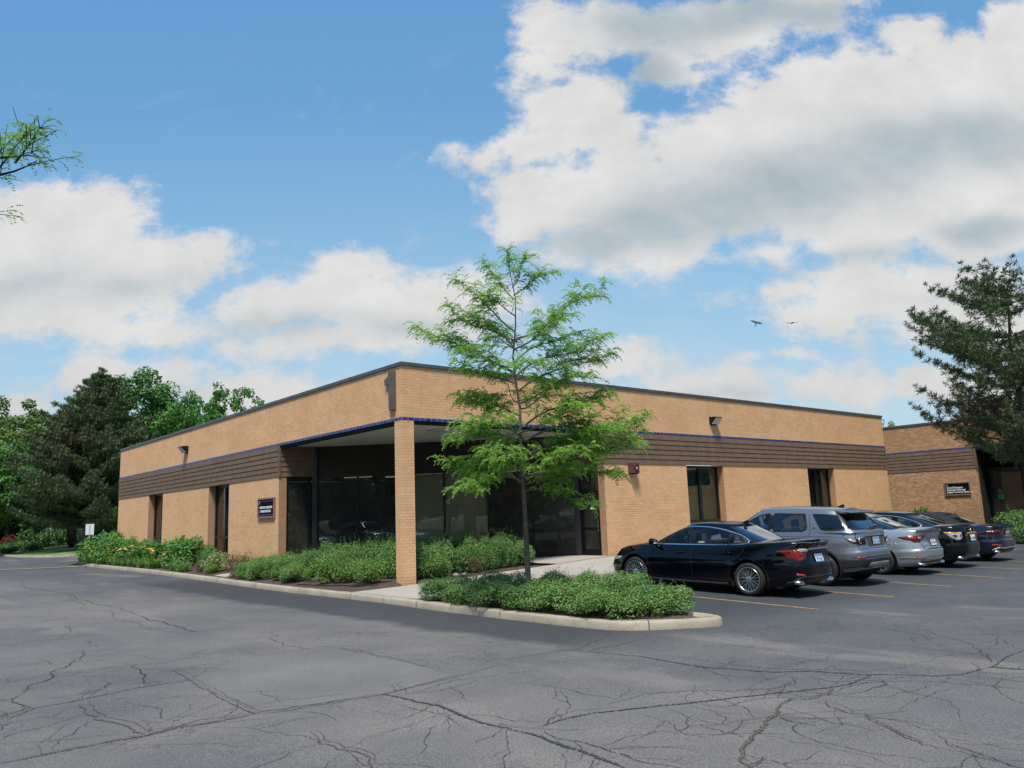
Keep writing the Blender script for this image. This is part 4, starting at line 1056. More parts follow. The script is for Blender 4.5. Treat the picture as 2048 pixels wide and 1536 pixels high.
    def patch(s, name, pts, m, off=.006, mirror=True, cuts=5, parent=None, thick=None):
        r = []
        for sx in ((1,-1) if mirror else (1,)):
            bm = bmesh.new(); vs = [bm.verts.new((sx*p[0], p[1], p[2])) for p in pts]; bm.faces.new(vs)
            bmesh.ops.triangulate(bm, faces=bm.faces)
            bmesh.ops.subdivide_edges(bm, edges=bm.edges, cuts=cuts, use_grid_fill=True)
            bnd = {v for e in bm.edges if len(e.link_faces) == 1 for v in e.verts}
            for v in bm.verts:
                loc, n = s.snap(v.co); v.co = loc + n*(off if v not in bnd else off*.15)
            me = bpy.data.meshes.new(name); bm.normal_update(); bm.to_mesh(me); bm.free(); me.materials.append(m)
            me.polygons.foreach_set('use_smooth', [True]*len(me.polygons)); r.append(link(name, me, parent or s.root))
        return r
    def wheels(s):
        sp = s.sp; rt, rr = sp['rt'], sp['rr']; wt = .225; W = sp['w']/2
        t = MB(); t.lathe([(-wt/2+.012, rr-.004), (-wt/2, rr+.012), (-wt/2-.004, rt-.05), (-wt/2+.02, rt-.012), (-wt/2+.05, rt), (wt/2-.05, rt), (wt/2-.02, rt-.012), (wt/2, rt-.05), (wt/2, rr), (wt/2-.02, rr-.02)], 56)
        for q in (-.05, 0, .05): t.lathe([(q-.006, rt+.001),(q-.004, rt-.002),(q+.004, rt-.002),(q+.006, rt+.001)], 56)
        me_t = t.mesh('tyre', M_TYRE, True)
        b = MB(); b.lathe([(-wt/2+.012, rr), (-wt/2+.004, rr+.004), (-wt/2+.002, rr-.010), (-wt/2+.02, rr-.020), (0, rr-.03), (wt/2, rr-.03)], 56)
        me_b = b.mesh('rim', M_ALLOY, True)
        d = MB(); d.lathe([(.03, .001),(.03, rr-.03)], 40); me_d = d.mesh('brake_disc', M_ALLOYD, True)
        k = MB(); ns = sp.get('spokes', 10); sty = sp.get('spoke_style', 'mesh')
        def bar(a0, r0, a1, r1, w0, w1, x0, x1):
            p0 = Vector((x0, r0*math.cos(a0), r0*math.sin(a0))); p1 = Vector((x1, r1*math.cos(a1), r1*math.sin(a1)))
            d_ = (p1-p0).normalized(); sd = Vector((1,0,0)).cross(d_).normalized(); th_ = Vector((.022,0,0))
            vs = [p0-sd*w0, p0+sd*w0, p1+sd*w1, p1-sd*w1]; vs = [tuple(v) for v in vs]+[tuple(v+th_) for v in vs]
            k.add(vs, [(0,1,2,3),(7,6,5,4),(0,4,5,1),(1,5,6,2),(2,6,7,3),(3,7,4,0)])
        xo = -wt/2+.014
        for i in range(ns):
            a = 2*PI*i/ns
            if sty == 'mesh':
                bar(a-.10, .05, a+.17, rr-.01, .011, .008, xo+.012, xo); bar(a+.10, .05, a-.17, rr-.01, .011, .008, xo+.012, xo)
            elif sty == 'twin':
                bar(a-.12, .05, a-.12, rr-.01, .013, .011, xo+.012, xo); bar(a+.12, .05, a+.12, rr-.01, .013, .011, xo+.012, xo)
            else: bar(a, .05, a, rr-.01, .026, .020, xo+.012, xo)
        k.lathe([(xo-.004, .001),(xo-.004,.032),(xo+.004,.062),(xo+.02,.066)], 24)
        me_k = k.mesh('spokes', M_ALLOY, False)
        for ya in (sp['wb']/2, -sp['wb']/2):
            for sx in (-1, 1):
                w_ = bpy.data.objects.new('wheel', None); COL.objects.link(w_); w_.parent = s.root; w_.empty_display_size = .2
                w_.location = (sx*(W-.018-wt/2), ya, rt); w_.rotation_euler = (random.uniform(0,1), 0, 0 if sx < 0 else PI)
                for nm, me in (('tyre',me_t),('rim',me_b),('brake_disc',me_d),('spokes',me_k)): link(nm, me, w_)
    def cabin(s):
        sp = s.sp; g = sp['gh']; m = sp.get('seat', M_SEATD); W = g['w0']; r = sp.get('cab', 0)
        b = MB(); b.box(-W+.06, W-.06, g['y0r']+.35, g['y0f']-.55, .40, .46); b.build('cabin_floor', m, s.root)
        d = MB(); zd = sinterp(g['y0f']-.6, sp['zdeck']); d.box(-W+.09, W-.09, g['y0f']-.62, g['y0f']-.25, .5, zd-.05); o = d.build('dashboard', M_TRIM, s.root); bevel(o, .05, 3)
        sy = sp.get('seat_y', .15)
        for yy, xs in ((sy, (-.37, .37)), (sy-.92, (-.42, 0, .42))):
            if sp.get('front_only') and yy != sy: continue
            for x in xs:
                q = MB(); q.box(x-.24, x+.24, yy-.25, yy+.28, .46, .60); q.box(x-.23, x+.23, yy-.36, yy-.20, .55, 1.05 + r); q.box(x-.13, x+.13, yy-.37, yy-.25, 1.07+r, 1.25+r)
                o = q.build('seat', m, s.root); bevel(o, .05, 3)
        q = MB(); n = 24; q.tube([(-.37+.18*math.cos(2*PI*i/n), sy+.42+.06*math.sin(2*PI*i/n), .90+r*.6+.17*math.sin(2*PI*i/n)) for i in range(n+1)], .014, 6, cap=False); q.build('steering_wheel', M_TRIM, s.root, True)
    def mirrors(s, y, z, m):
        W = s.sp['gh']['w0']
        for sx in (-1, 1):
            b = MB(); x0 = W+.04
            b.prism([(sx*x0, y-.05, z-.02), (sx*(x0+.20), y-.10, z-.01), (sx*(x0+.23), y-.10, z+.07), (sx*(x0+.18), y-.10, z+.13), (sx*(x0+.04), y-.08, z+.11)], (0,.11,0))
            b.box(min(sx*(x0-.07), sx*(x0+.06)), max(sx*(x0-.07), sx*(x0+.06)), y-.03, y+.04, z-.03, z+.02)
            o = b.build('wing_mirror', m, s.root); bevel(o, .025, 3)
            g = MB(); g.prism([(sx*(x0+.03), y-.104, z+.0), (sx*(x0+.19), y-.114, z+.005), (sx*(x0+.205), y-.114, z+.07), (sx*(x0+.17), y-.114, z+.11), (sx*(x0+.05), y-.104, z+.095)], (0,.004,0)); g.build('mirror_glass', M_MIRR, o)
    def handles(s, pts, m):
        for (y, z) in pts:
            for sx in (-1, 1):
                c, n = s.snap((sx*1.0, y, z)); cu = MB()
                cu.tube([tuple(c+Vector((sx*.004,-.10,0))), tuple(c+Vector((sx*.035,-.075,.004))), tuple(c+Vector((sx*.038,.06,.004))), tuple(c+Vector((sx*.004,.09,0)))], [.010,.015,.015,.010], 8)
                cu.build('door_handle', m, s.root, True)
    def plate(s, z, y, blue=True, rows='FF 5162', w_=.31, h_=.155, tilt=0):
        h = s.bvh.ray_cast(Vector((0, y-1.0, z)), Vector((0,1,0))); yy = (h[0].y if h[0] else y)-.018
        nn = h[1] if h[0] else Vector((0,-1,0)); pit_ = math.atan2(nn.z, -nn.y) if nn.y < 0 else math.atan2(-nn.z, nn.y)
        p = MB(); p.box(-w_/2, w_/2, -.004, .004, -h_/2, h_/2); o = p.build('licence_plate', M_PLATE, s.root); o.location = (0, yy, z); o.rotation_euler = (-pit_*.9, 0, 0)
        if blue:
            q = MB(); q.box(-w_/2+.004, w_/2-.004, -.0055, -.004, h_*.16, h_/2-.004); q.build('plate_band', M_PLBL, o); q = MB(); q.box(-w_/2+.004, w_/2-.004, -.0055, -.004, -h_/2+.004, -h_/2+.02); q.build('plate_band', M_PLBL, o)
        me = text_mesh(rows, .078, 'plate_lettering', .001, .002, .95, 'CENTER'); me.materials.append(M_PLTX); t = link('plate_lettering', me, o); t.location = (0, -.0065, -.045); t.rotation_euler = (R(90), 0, 0)
        q = MB(); q.box(-w_/2-.012, w_/2+.012, -.002, .010, h_/2, h_/2+.012); q.box(-w_/2-.012, w_/2+.012, -.002, .010, -h_/2-.012, -h_/2); q.box(-w_/2-.012, -w_/2, -.002, .010, -h_/2, h_/2); q.box(w_/2, w_/2+.012, -.002, .010, -h_/2, h_/2); q.build('plate_frame', M_TRIM, o)
    def badge(s, kind, z, y, r=.045, x=0):
        h = s.bvh.ray_cast(Vector((x, y-1.0, z)), Vector((0,1,0))); yy = (h[0].y if h[0] else y)-.010
        b = MB()
        if kind in ('oval_l', 'oval_h'):
            n = 28; b.tube([(r*1.25*math.cos(2*PI*i/n), 0, r*math.sin(2*PI*i/n)) for i in range(n+1)], r*.13, 6, cap=False)
        if kind == 'oval_l':
            b.tube([(r*.25,0,r*.78),(-r*.12,0,0),(-r*.55,0,-r*.5),(r*.75,0,-r*.5)], r*.13, 6)
        elif kind == 'oval_h':
            b.tube([(-r*.55,0,-r*.6),(-r*.25,0,r*.65)], r*.13, 6); b.tube([(r*.25,0,-r*.65),(r*.55,0,r*.6)], r*.13, 6); b.tube([(-r*.4,0,-.02*r),(0,0,.10*r),(r*.4,0,.02*r)], r*.11, 6)
        elif kind == 'bar_circle':
            n = 28; b.tube([(r*math.cos(2*PI*i/n), 0, r*math.sin(2*PI*i/n)) for i in range(n+1)], r*.14, 6, cap=False); b.box(-r*1.35, r*1.35, -.004, .004, -r*.2, r*.2)
        elif kind == 'rings':
            for k in range(4):
                n = 20; cx = (k-1.5)*r*1.25; b.tube([(cx+r*.78*math.cos(2*PI*i/n), 0, r*.78*math.sin(2*PI*i/n)) for i in range(n+1)], r*.10, 6, cap=False)
        o = b.build('emblem', M_CHROME, s.root, True); o.location = (x, yy, z)
    def lettering(s, txt, x, z, y, size=.05, align='CENTER', sp=1.0, m=None):
        h = s.bvh.ray_cast(Vector((x, y-1.0, z)), Vector((0,1,0))); yy = (h[0].y if h[0] else y)-.006
        me = text_mesh(txt, size, 'lettering', .003, .001, sp, align); me.materials.append(m or M_CHROME); o = link('lettering', me, s.root); o.location = (x, yy, z); o.rotation_euler = (R(90), 0, 0)
    def exhaust(s, x, y, z, rx=.055, rz=.032, poly=None):
        for sx in (-1, 1):
            b = MB(); n = 20
            sh = poly or [(rx*math.cos(2*PI*i/n), rz*math.sin(2*PI*i/n)) for i in range(n)]
            for k, (dy, sc) in enumerate(((.12,1),(0,1),(0,.78),(.12,.74))):
                b.v += [(sx*(x+px*sc), y+dy, z+pz*sc) for px, pz in sh]
            m_ = len(sh)
            b.f = [(k*m_+i, k*m_+(i+1)%m_, (k+1)*m_+(i+1)%m_, (k+1)*m_+i) for k in range(3) for i in range(m_)]; b.m = [0]*len(b.f)
            o = b.build('tailpipe', M_CHROME, s.root, True); c = MB(); c.poly([(sx*(x+px*.75), y+.05, z+pz*.75) for px, pz in sh]); c.build('pipe_mouth', M_UNDER, o)
    def fin(s, y, m, h=.07):
        hit = s.bvh.ray_cast(Vector((0, y, 3)), Vector((0,0,-1)))
        if hit[0]:
            z = hit[0].z; b = MB(); b.add([(-.035,y+.10,z-.01),(.035,y+.10,z-.01),(.04,y-.09,z-.01),(-.04,y-.09,z-.01),(-.006,y-.085,z+h),(.006,y-.085,z+h)], [(0,1,5,4),(1,2,5),(2,3,4,5),(3,0,4),(0,3,2,1)]); b.build('antenna_fin', m, s.root)
    def place(s, x, y, yaw_=0, k=1.075, ky=1.0):
        s.root.scale = (k, k*ky, k)
        pitch = math.atan(.029); z = gz(x, y)
        s.root.location = (x, y, z); s.root.rotation_euler = (pitch, 0, yaw_)

TL = [0,.04,.09,.14,.19,.24,.29,.34,.39,.44,.49,.54,.59,.64,.69,.74,.78,.82,.855,.885,.91,.93,.95,.965,.98,.99,1.0]
TL = sorted(set(TL + [ (a+b)/2 for a, b in zip(TL[:17], TL[1:18])]))

# --- 1 dark navy saloon
P_NAVY = paint_mat('dark_navy_paint', (.0009,.0012,.0042), .0, .22, .006); P_NAVY.node_tree.nodes['Principled BSDF'].inputs['Specular IOR Level'].default_value = .08; P_NAVY.node_tree.nodes['Principled BSDF'].inputs['Coat Weight'].default_value = .8
spec = dict(yf=2.40, yr=-2.50, w=1.82, wb=2.82, rt=.335, rr=.247, ra=.395, n=4.6, paint=P_NAVY, tlev=TL, seat=M_SEATB, taper=.085, spokes=10, spoke_style='mesh', bow=.07,
  zbot=[(-2.5,.30),(-2.25,.22),(-1.9,.20),(-1,.17),(1,.17),(1.9,.19),(2.2,.21),(2.4,.24)],
  zdeck=[(-2.5,1.055),(-2.2,1.075),(-1.9,1.055),(-1.3,1.02),(-.6,.985),(.2,.965),(.8,.955),(1.2,.94),(1.7,.875),(2.1,.79),(2.3,.70),(2.4,.62)],
  wprof=[(0,.90),(.06,.955),(.2,.975),(.45,1.0),(.62,.995),(.8,.965),(.92,.925),(1,.885)],
  fprof=[(0,.12),(.2,.02),(.45,0),(.7,.05),(1,.20)], rprof=[(0,.16),(.10,.05),(.22,.0),(.48,.0),(.55,.035),(.70,.075),(.85,.05),(1,.02)],
  gh=dict(n=4.2, y0f=1.28, y0r=-1.72, y1f=.26, y1r=-.92, w0=.815, w1=.575, roof=[(-.92,1.375),(-.6,1.408),(-.2,1.418),(.26,1.385)], bulge=.028, endbulge=.035, taper=.06, crown=.028),
  glass=[('side_window','side',[(.98,.985),(.80,1.075),(.55,1.20),(.30,1.295),(.10,1.335),(.02,1.342),(-.03,1.003)],M_CARGL,M_TRIM), ('side_window','side',[(-.13,1.345),(-.4,1.338),(-.72,1.30),(-.90,1.25),(-.955,1.235),(-.875,1.035),(-.11,1.003)],M_CARGL,M_TRIM),
         ('quarter_window','side',[(-.99,1.215),(-1.14,1.165),(-1.27,1.10),(-1.30,1.07),(-1.22,1.045),(-.92,1.035)],M_CARGL,M_TRIM),
         ('rear_window','rear',[(-.60,1.08),(-.66,1.10),(-.50,1.375),(.50,1.375),(.66,1.10),(.60,1.08)],M_CARGLD,M_TRIM), ('windscreen','front',[(-.70,.99),(-.55,1.365),(.55,1.365),(.70,.99)],M_CARGL,M_TRIM)])
car = Car('saloon_car', 'very dark navy saloon with chrome window line, parked nearest the shrub island', 'car', spec)
# chrome daylight opening
dlo = [(1.02,.975),(.80,1.095),(.55,1.222),(.30,1.318),(.10,1.358),(-.15,1.368),(-.4,1.360),(-.72,1.322),(-.95,1.262),(-1.18,1.185),(-1.32,1.11),(-1.355,1.065),(-1.30,1.030),(-1.1,1.012),(-.5,.995),(.3,.982),(1.02,.972)]
def dlo_trim(c, pts, m, wd=.026):
    for sx in (-1, 1):
        hits = []
        for p in dense(chaikin(pts, 1), .03):
            h = c.bvh.ray_cast(Vector((sx*1.6, p[0], p[1])), Vector((-sx,0,0)))
            if h[0] is not None: hits.append((h[0], h[1] if h[1].x*sx > 0 else -h[1]))
        c.ribbon('window_moulding', hits, wd, m, .010, close=True)
dlo_trim(car, dlo, M_CHROME)
car.patch('door_pillar', [(-.8,.0,1.005),(-.75,.06,1.34),(-.75,-.14,1.345),(-.8,-.12,1.005)], M_TRIM, .008)
car.line('door_seam', [(.9,1.06,.93),(.95,1.05,.6),(.93,.90,.25)], .010, M_UNDER, .001); car.line('door_seam', [(.9,-.06,.985),(.95,-.10,.6),(.93,-.10,.22)], .010, M_UNDER, .001)
car.line('door_seam', [(.9,-1.33,1.03),(.93,-1.30,.90),(.95,-1.10,.72),(.95,-.98,.5),(.93,-.95,.24)], .010, M_UNDER, .001)
car.line('sill_trim', [(.93,.95,.215),(.93,0,.205),(.93,-.95,.205)], .03, mat('sill_gloss', (.06,.07,.10), .15, .3, 1), .010)
car.handles([(.18,.86),(-.95,.895)], P_NAVY); car.mirrors(.86, .98, P_NAVY); car.fin(-.88, P_NAVY)
lamp = car.patch('tail_lamp', [(.88,-1.98,.945),(.84,-2.32,.965),(.66,-2.5,.965),(.36,-2.5,.945),(.40,-2.5,.855),(.52,-2.5,.775),(.72,-2.46,.765),(.86,-2.25,.83)], M_RED, .012)
car.patch('tail_lamp', [(.74,-2.44,.955),(.55,-2.5,.955),(.36,-2.5,.938),(.39,-2.5,.885),(.70,-2.46,.885)], M_CLEAR, .017); car.patch('tail_lamp', [(.86,-2.30,.90),(.80,-2.40,.945),(.745,-2.44,.945),(.72,-2.46,.87),(.42,-2.5,.865),(.44,-2.5,.835),(.75,-2.44,.82)], M_REDB, .020)
car.line('boot_chrome', [(.40,-2.5,.945),(.2,-2.5,.950),(0,-2.5,.952)], .045, M_CHROME, .022); car.line('boot_lip', [(.70,-2.40,1.06),(.4,-2.5,1.075),(0,-2.5,1.08)], .05, P_NAVY, .030)
car.line('boot_seam', [(.52,-2.5,.775),(.47,-2.5,.70),(.40,-2.5,.66),(0,-2.5,.65)], .012, M_UNDER, .001)
car.plate(.765, -2.5); car.badge('oval_l', 1.012, -2.5, .042); car.lettering('ES350', .44, .68, -2.5, .042, 'LEFT')
car.patch('reflector', [(.80,-2.42,.475),(.56,-2.5,.465),(.56,-2.5,.425),(.80,-2.42,.425)], M_DKRED, .010)
car.patch('rear_valance', [(.80,-2.35,.26),(.62,-2.45,.38),(.40,-2.5,.40),(0,-2.5,.405),(0,-2.4,.27),(.5,-2.4,.25)], M_TRIM, .010); car.line('valance_trim', [(.84,-2.2,.24),(.74,-2.42,.33),(.56,-2.48,.40),(.36,-2.5,.412),(0,-2.5,.415)], .022, mat('satin_trim', (.14,.15,.17), .25, .8), .016)
car.exhaust(.60, -2.40, .305, poly=[(-.10,-.035),(.06,-.035),(.10,.0),(.09,.035),(-.02,.04),(-.06,.02)])
car.patch('headlamp', [(.88,1.86,.70),(.80,2.12,.70),(.55,2.32,.64),(.62,2.30,.58),(.86,2.0,.60)], M_CLEAR, .010); car.patch('side_marker', [(.885,1.93,.665),(.84,2.06,.665),(.85,2.05,.625),(.89,1.95,.62)], M_AMB, .014)
car.place(3.86, -7.58, R(2.2), ky=1.035)

# --- 2 grey sport utility
P_GREY = paint_mat('slate_grey_metallic', (.185,.215,.245), .55, .30)
spec = dict(yf=2.27, yr=-2.30, w=1.90, wb=2.74, rt=.368, rr=.245, ra=.430, n=5.6, paint=P_GREY, tlev=TL, taper=.06, spokes=5, spoke_style='twin', cab=.16, seat_y=.25, bow=.05, rsplit=.9, crown=.03,
  zbot=[(-2.3,.42),(-2.0,.33),(-1.3,.27),(1,.25),(1.8,.30),(2.27,.40)],
  zdeck=[(-2.3,1.205),(-1.6,1.195),(-.6,1.165),(.3,1.135),(.9,1.11),(1.15,1.09),(1.6,1.04),(2.0,.96),(2.27,.84)],
  wprof=[(0,.93),(.08,.965),(.2,.98),(.45,1.0),(.68,1.0),(.82,.985),(.92,.955),(1,.93)],
  fprof=[(0,.14),(.2,.03),(.5,0),(.8,.05),(1,.16)], rprof=[(0,.10),(.10,.03),(.25,.0),(.45,.0),(.50,.035),(.60,.075),(.8,.095),(1,.13)],
  gh=dict(n=6.0, y0f=1.20, y0r=-2.18, y1f=.38, y1r=-1.72, w0=.885, w1=.655, roof=[(-1.72,1.645),(-1.2,1.668),(-.4,1.685),(.1,1.675),(.38,1.63)], bulge=.03, endbulge=.02, taper=.04, crown=.03),
  glass=[('side_window','side',[(.92,1.155),(.70,1.28),(.45,1.42),(.22,1.525),(.05,1.565),(-.07,1.575),(-.10,1.165)],M_CARGL,M_TRIM), ('side_window','side',[(-.19,1.578),(-.95,1.57),(-.975,1.545),(-1.045,1.30),(-1.04,1.24),(-.94,1.185),(-.22,1.170)],M_CARGLD,M_TRIM),
         ('quarter_window','side',[(-1.16,1.567),(-1.70,1.552),(-1.86,1.36),(-1.93,1.235),(-1.50,1.225),(-1.40,1.245)],M_CARGLD,M_TRIM),
         ('rear_window','rear',[(-.74,1.245),(-.60,1.60),(.60,1.60),(.74,1.245)],M_CARGLD,M_TRIM), ('windscreen','front',[(-.78,1.15),(-.60,1.60),(.60,1.60),(.78,1.15)],M_CARGL,M_TRIM)])
suv = Car('sport_utility_car', 'slate grey sport utility car with round tail lamps and roof spoiler, beside the navy saloon', 'car', spec)
suv.patch('door_pillar', [(-.85,-.09,1.165),(-.8,-.06,1.58),(-.8,-.20,1.58),(-.85,-.23,1.17)], M_TRIM, .008)
suv.line('door_seam', [(.95,1.05,1.09),(.96,1.02,.7),(.95,.92,.4)], .010, M_UNDER, .001); suv.line('door_seam', [(.9,-.15,1.15),(.96,-.16,.8),(.95,-.16,.33)], .010, M_UNDER, .001); suv.line('door_seam', [(.74,-1.06,1.60),(.86,-1.15,1.23),(.95,-1.12,1.05),(.96,-1.0,.80),(.96,-.88,.6)], .012, M_UNDER, .001)
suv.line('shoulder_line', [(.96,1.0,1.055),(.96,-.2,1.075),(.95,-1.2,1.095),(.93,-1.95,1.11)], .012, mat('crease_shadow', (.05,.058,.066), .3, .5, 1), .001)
suv.handles([(.08,1.03),(-.86,1.045)], P_GREY); suv.mirrors(.80, 1.17, P_GREY); suv.fin(-1.45, P_NAVY, .075)
for ya in (1.37, -1.37):
    for sx in (-1, 1):
        hits = []
        for i in range(33):
            a = lerp(R(-12), R(192), i/32); rr_ = .452
            h = suv.bvh.ray_cast(Vector((sx*1.6, ya+rr_*math.cos(a), .368+rr_*math.sin(a))), Vector((-sx,0,0)))
            if h[0] is not None and abs(h[0].x) > .6: hits.append((h[0], h[1] if h[1].x*sx > 0 else -h[1]))
        suv.ribbon('arch_moulding', hits, .052, M_CLAD, .014)
suv.patch('sill_cladding', [(.95,.90,.50),(.95,-.90,.48),(.93,-.90,.30),(.93,.90,.30)], M_CLAD, .012, cuts=7)
suv.patch('bumper_cladding', [(.96,-1.84,.60),(.93,-2.1,.60),(.80,-2.28,.605),(0,-2.3,.61),(0,-2.2,.43),(.7,-2.2,.41),(.92,-1.95,.36),(.95,-1.82,.42)], M_CLAD, .012, cuts=8)
suv.patch('skid_plate', [(.46,-2.3,.535),(0,-2.3,.54),(0,-2.25,.42),(.56,-2.25,.415)], mat('satin_silver', (.36,.38,.39), .35, .6), .024)
suv.line('bumper_groove', [(.93,-2.1,.635),(.78,-2.3,.645),(0,-2.3,.65)], .022, M_TRIM, .004); suv.patch('reflector', [(.86,-2.22,.650),(.60,-2.3,.655),(.60,-2.3,.620),(.84,-2.22,.615)], M_DKRED, .014)
suv.patch('tail_lamp', [(.90,-1.92,1.075),(.80,-2.28,1.085),(.46,-2.3,1.085),(.46,-2.3,.925),(.74,-2.28,.925),(.86,-2.16,.955)], M_TRIM, .010); suv.patch('tail_lamp', [(.895,-1.95,1.065),(.84,-2.22,1.065),(.80,-2.25,1.02),(.84,-2.20,.975),(.86,-2.14,.975)], M_CLEAR, .014); suv.patch('tail_lamp', [(.895,-1.95,1.065),(.88,-2.08,1.03),(.84,-2.2,.98),(.85,-2.16,.955),(.88,-2.05,1.0)], M_RED, .018)
for sx in (-1, 1):
    for xo, rr_, m_, nm in ((.625,.062,M_CLEAR,'lamp_ring'),(.625,.040,M_RED,'lamp_centre')):
        h = suv.bvh.ray_cast(Vector((sx*xo, -4, 1.005)), Vector((0,1,0))); b = MB(); n = 28; y_ = h[0].y-.020
        if nm == 'lamp_ring': b.tube([(sx*xo+rr_*math.cos(2*PI*i/n), y_, 1.005+rr_*math.sin(2*PI*i/n)) for i in range(n+1)], .012, 8, cap=False)
        else: b.lathe([(y_+.004-0, .001),(y_-.006,.02),(y_+.01,rr_)], 24, 'y', (sx*xo,0,1.005))
        b.build(nm, m_, suv.root, True)
suv.plate(.985, -2.3, True, 'AD 4 218'); suv.patch('plate_recess', [(.40,-2.3,1.075),(-.40,-2.3,1.075),(-.36,-2.3,.90),(.36,-2.3,.90)], mat('slate_gloss', (.05,.058,.066), .2, .4, 1), .004, mirror=False)
suv.line('tailgate_strip', [(.46,-2.3,1.095),(0,-2.3,1.10)], .028, M_TRIM, .012); suv.lettering('DISCOVERY', 0, 1.15, -2.3, .055, 'CENTER', 1.7)
suv.line('tailgate_seam', [(.80,-2.28,1.2),(.82,-2.26,1.09),(.80,-2.26,.93),(.72,-2.28,.86),(0,-2.3,.855)], .012, M_UNDER, .001)
sp_ = MB(); sp_.prism([(-.60,-1.60,1.655),(-.60,-1.97,1.630),(-.60,-1.99,1.600),(-.60,-1.74,1.575)], (1.20,0,0)); o = sp_.build('roof_spoiler', P_GREY, suv.root); bevel(o, .02, 3)
sp_ = MB(); sp_.box(-.52,.52,-1.96,-1.78,1.582,1.60); sp_.build('spoiler_underside', M_TRIM, suv.root)
wp = MB(); 
p0 = suv.bvh_g.ray_cast(Vector((.05,-4,1.27)), Vector((0,1,0)))[0]; p1 = suv.bvh_g.ray_cast(Vector((.42,-4,1.30)), Vector((0,1,0)))[0]
wp.tube([tuple(p0+Vector((0,-.03,0))), tuple(p1+Vector((0,-.03,0)))], .012, 6); wp.tube([tuple(p0+Vector((0,.01,-.01))), tuple(p0+Vector((0,-.05,0)))], .03, 8); wp.build('rear_wiper', M_TRIM, suv.root, True)
b = MB(); h = suv.snap((-.9,-1.32,1.20))
bd = MB(); bd.box(-.002,.002,-.035,.035,-.016,.016); o = bd.build('side_badge', M_CHROME, suv.root); hh = suv.bvh_g.ray_cast(Vector((-2,-1.24,1.265)), Vector((1,0,0))); o.location = hh[0]+Vector((-.004,0,0))
suv.exhaust(.58, -2.14, .40, .05, .028)
suv.patch('headlamp', [(.90,1.75,.88),(.72,2.18,.87),(.50,2.25,.84),(.55,2.25,.76),(.90,1.95,.77)], M_CLEAR, .010)
suv.place(6.76, -7.85, R(.5))

# --- 3 silver saloon
P_SILV = paint_mat('silver_blue_paint', (.36,.40,.43), .65, .30)
spec = dict(yf=2.42, yr=-2.42, w=1.865, wb=2.805, rt=.335, rr=.235, ra=.392, n=4.6, paint=P_SILV, tlev=TL, taper=.085, spokes=10, spoke_style='bar', bow=.07,
  zbot=[(-2.42,.30),(-2.1,.22),(-1,.18),(1,.18),(1.9,.20),(2.42,.26)],
  zdeck=[(-2.42,1.075),(-2.1,1.085),(-1.7,1.06),(-1.2,1.03),(-.5,.99),(.3,.965),(.9,.95),(1.3,.935),(1.8,.86),(2.2,.75),(2.42,.64)],
  wprof=[(0,.90),(.06,.955),(.2,.975),(.45,1.0),(.62,.995),(.8,.965),(.92,.92),(1,.88)],
  fprof=[(0,.12),(.2,.02),(.45,0),(.7,.05),(1,.20)], rprof=[(0,.15),(.10,.04),(.22,.0),(.42,.0),(.48,.05),(.70,.10),(.85,.07),(1,.03)],
  gh=dict(n=4.2, y0f=1.35, y0r=-1.85, y1f=.30, y1r=-.98, w0=.83, w1=.585, roof=[(-.98,1.385),(-.6,1.43),(-.1,1.445),(.30,1.41)], bulge=.028, endbulge=.035, taper=.06, crown=.028),
  glass=[('side_window','side',[(1.05,.985),(.55,1.22),(.30,1.32),(.05,1.365),(-.02,1.012)],M_CARGL,M_TRIM), ('side_window','side',[(-.10,1.372),(-.5,1.36),(-.85,1.30),(-1.20,1.19),(-1.38,1.10),(-1.1,1.045),(-.10,1.015)],M_CARGL,M_TRIM),
         ('rear_window','rear',[(-.66,1.11),(-.50,1.385),(.50,1.385),(.66,1.11)],M_CARGLD,M_TRIM), ('windscreen','front',[(-.70,1.0),(-.56,1.385),(.56,1.385),(.70,1.0)],M_CARGL,M_TRIM)])
c3 = Car('saloon_car', 'silver saloon with swept red tail lamps, third from the shrub island', 'car', spec)
dlo_trim(c3, [(1.09,.975),(.55,1.245),(.30,1.342),(.05,1.385),(-.5,1.383),(-.85,1.325),(-1.22,1.21),(-1.44,1.095),(-1.15,1.03),(-.1,.998),(1.09,.970)], M_CHROME, .02)
c3.line('door_seam', [(.9,-.06,.985),(.95,-.10,.6),(.93,-.10,.22)], .010, M_UNDER, .001); c3.line('door_seam', [(.9,-1.36,1.03),(.93,-1.3,.90),(.95,-1.1,.72),(.93,-.95,.24)], .010, M_UNDER, .001)
c3.handles([(.18,.87),(-.95,.91)], P_SILV); c3.mirrors(.9, .99, P_SILV)
c3.patch('tail_lamp', [(.90,-1.78,.955),(.86,-2.15,.985),(.70,-2.38,.975),(.40,-2.42,.955),(.47,-2.42,.90),(.62,-2.40,.84),(.80,-2.26,.835),(.89,-2.0,.89)], M_RED, .012); c3.patch('tail_lamp', [(.86,-2.12,.965),(.74,-2.34,.955),(.68,-2.38,.895),(.80,-2.25,.865),(.87,-2.05,.90)], M_REDB, .018)
c3.patch('tail_lamp', [(.72,-2.37,.925),(.58,-2.42,.925),(.60,-2.40,.868),(.70,-2.36,.868)], M_CLEAR, .022)
c3.line('boot_lip', [(.72,-2.30,1.085),(.4,-2.42,1.105),(0,-2.42,1.11)], .06, mat('silver_shade', (.10,.115,.125), .3, .6, 1), .028); c3.line('boot_seam', [(.60,-2.4,.82),(.52,-2.42,.70),(.40,-2.42,.665),(0,-2.42,.66)], .012, M_UNDER, .001)
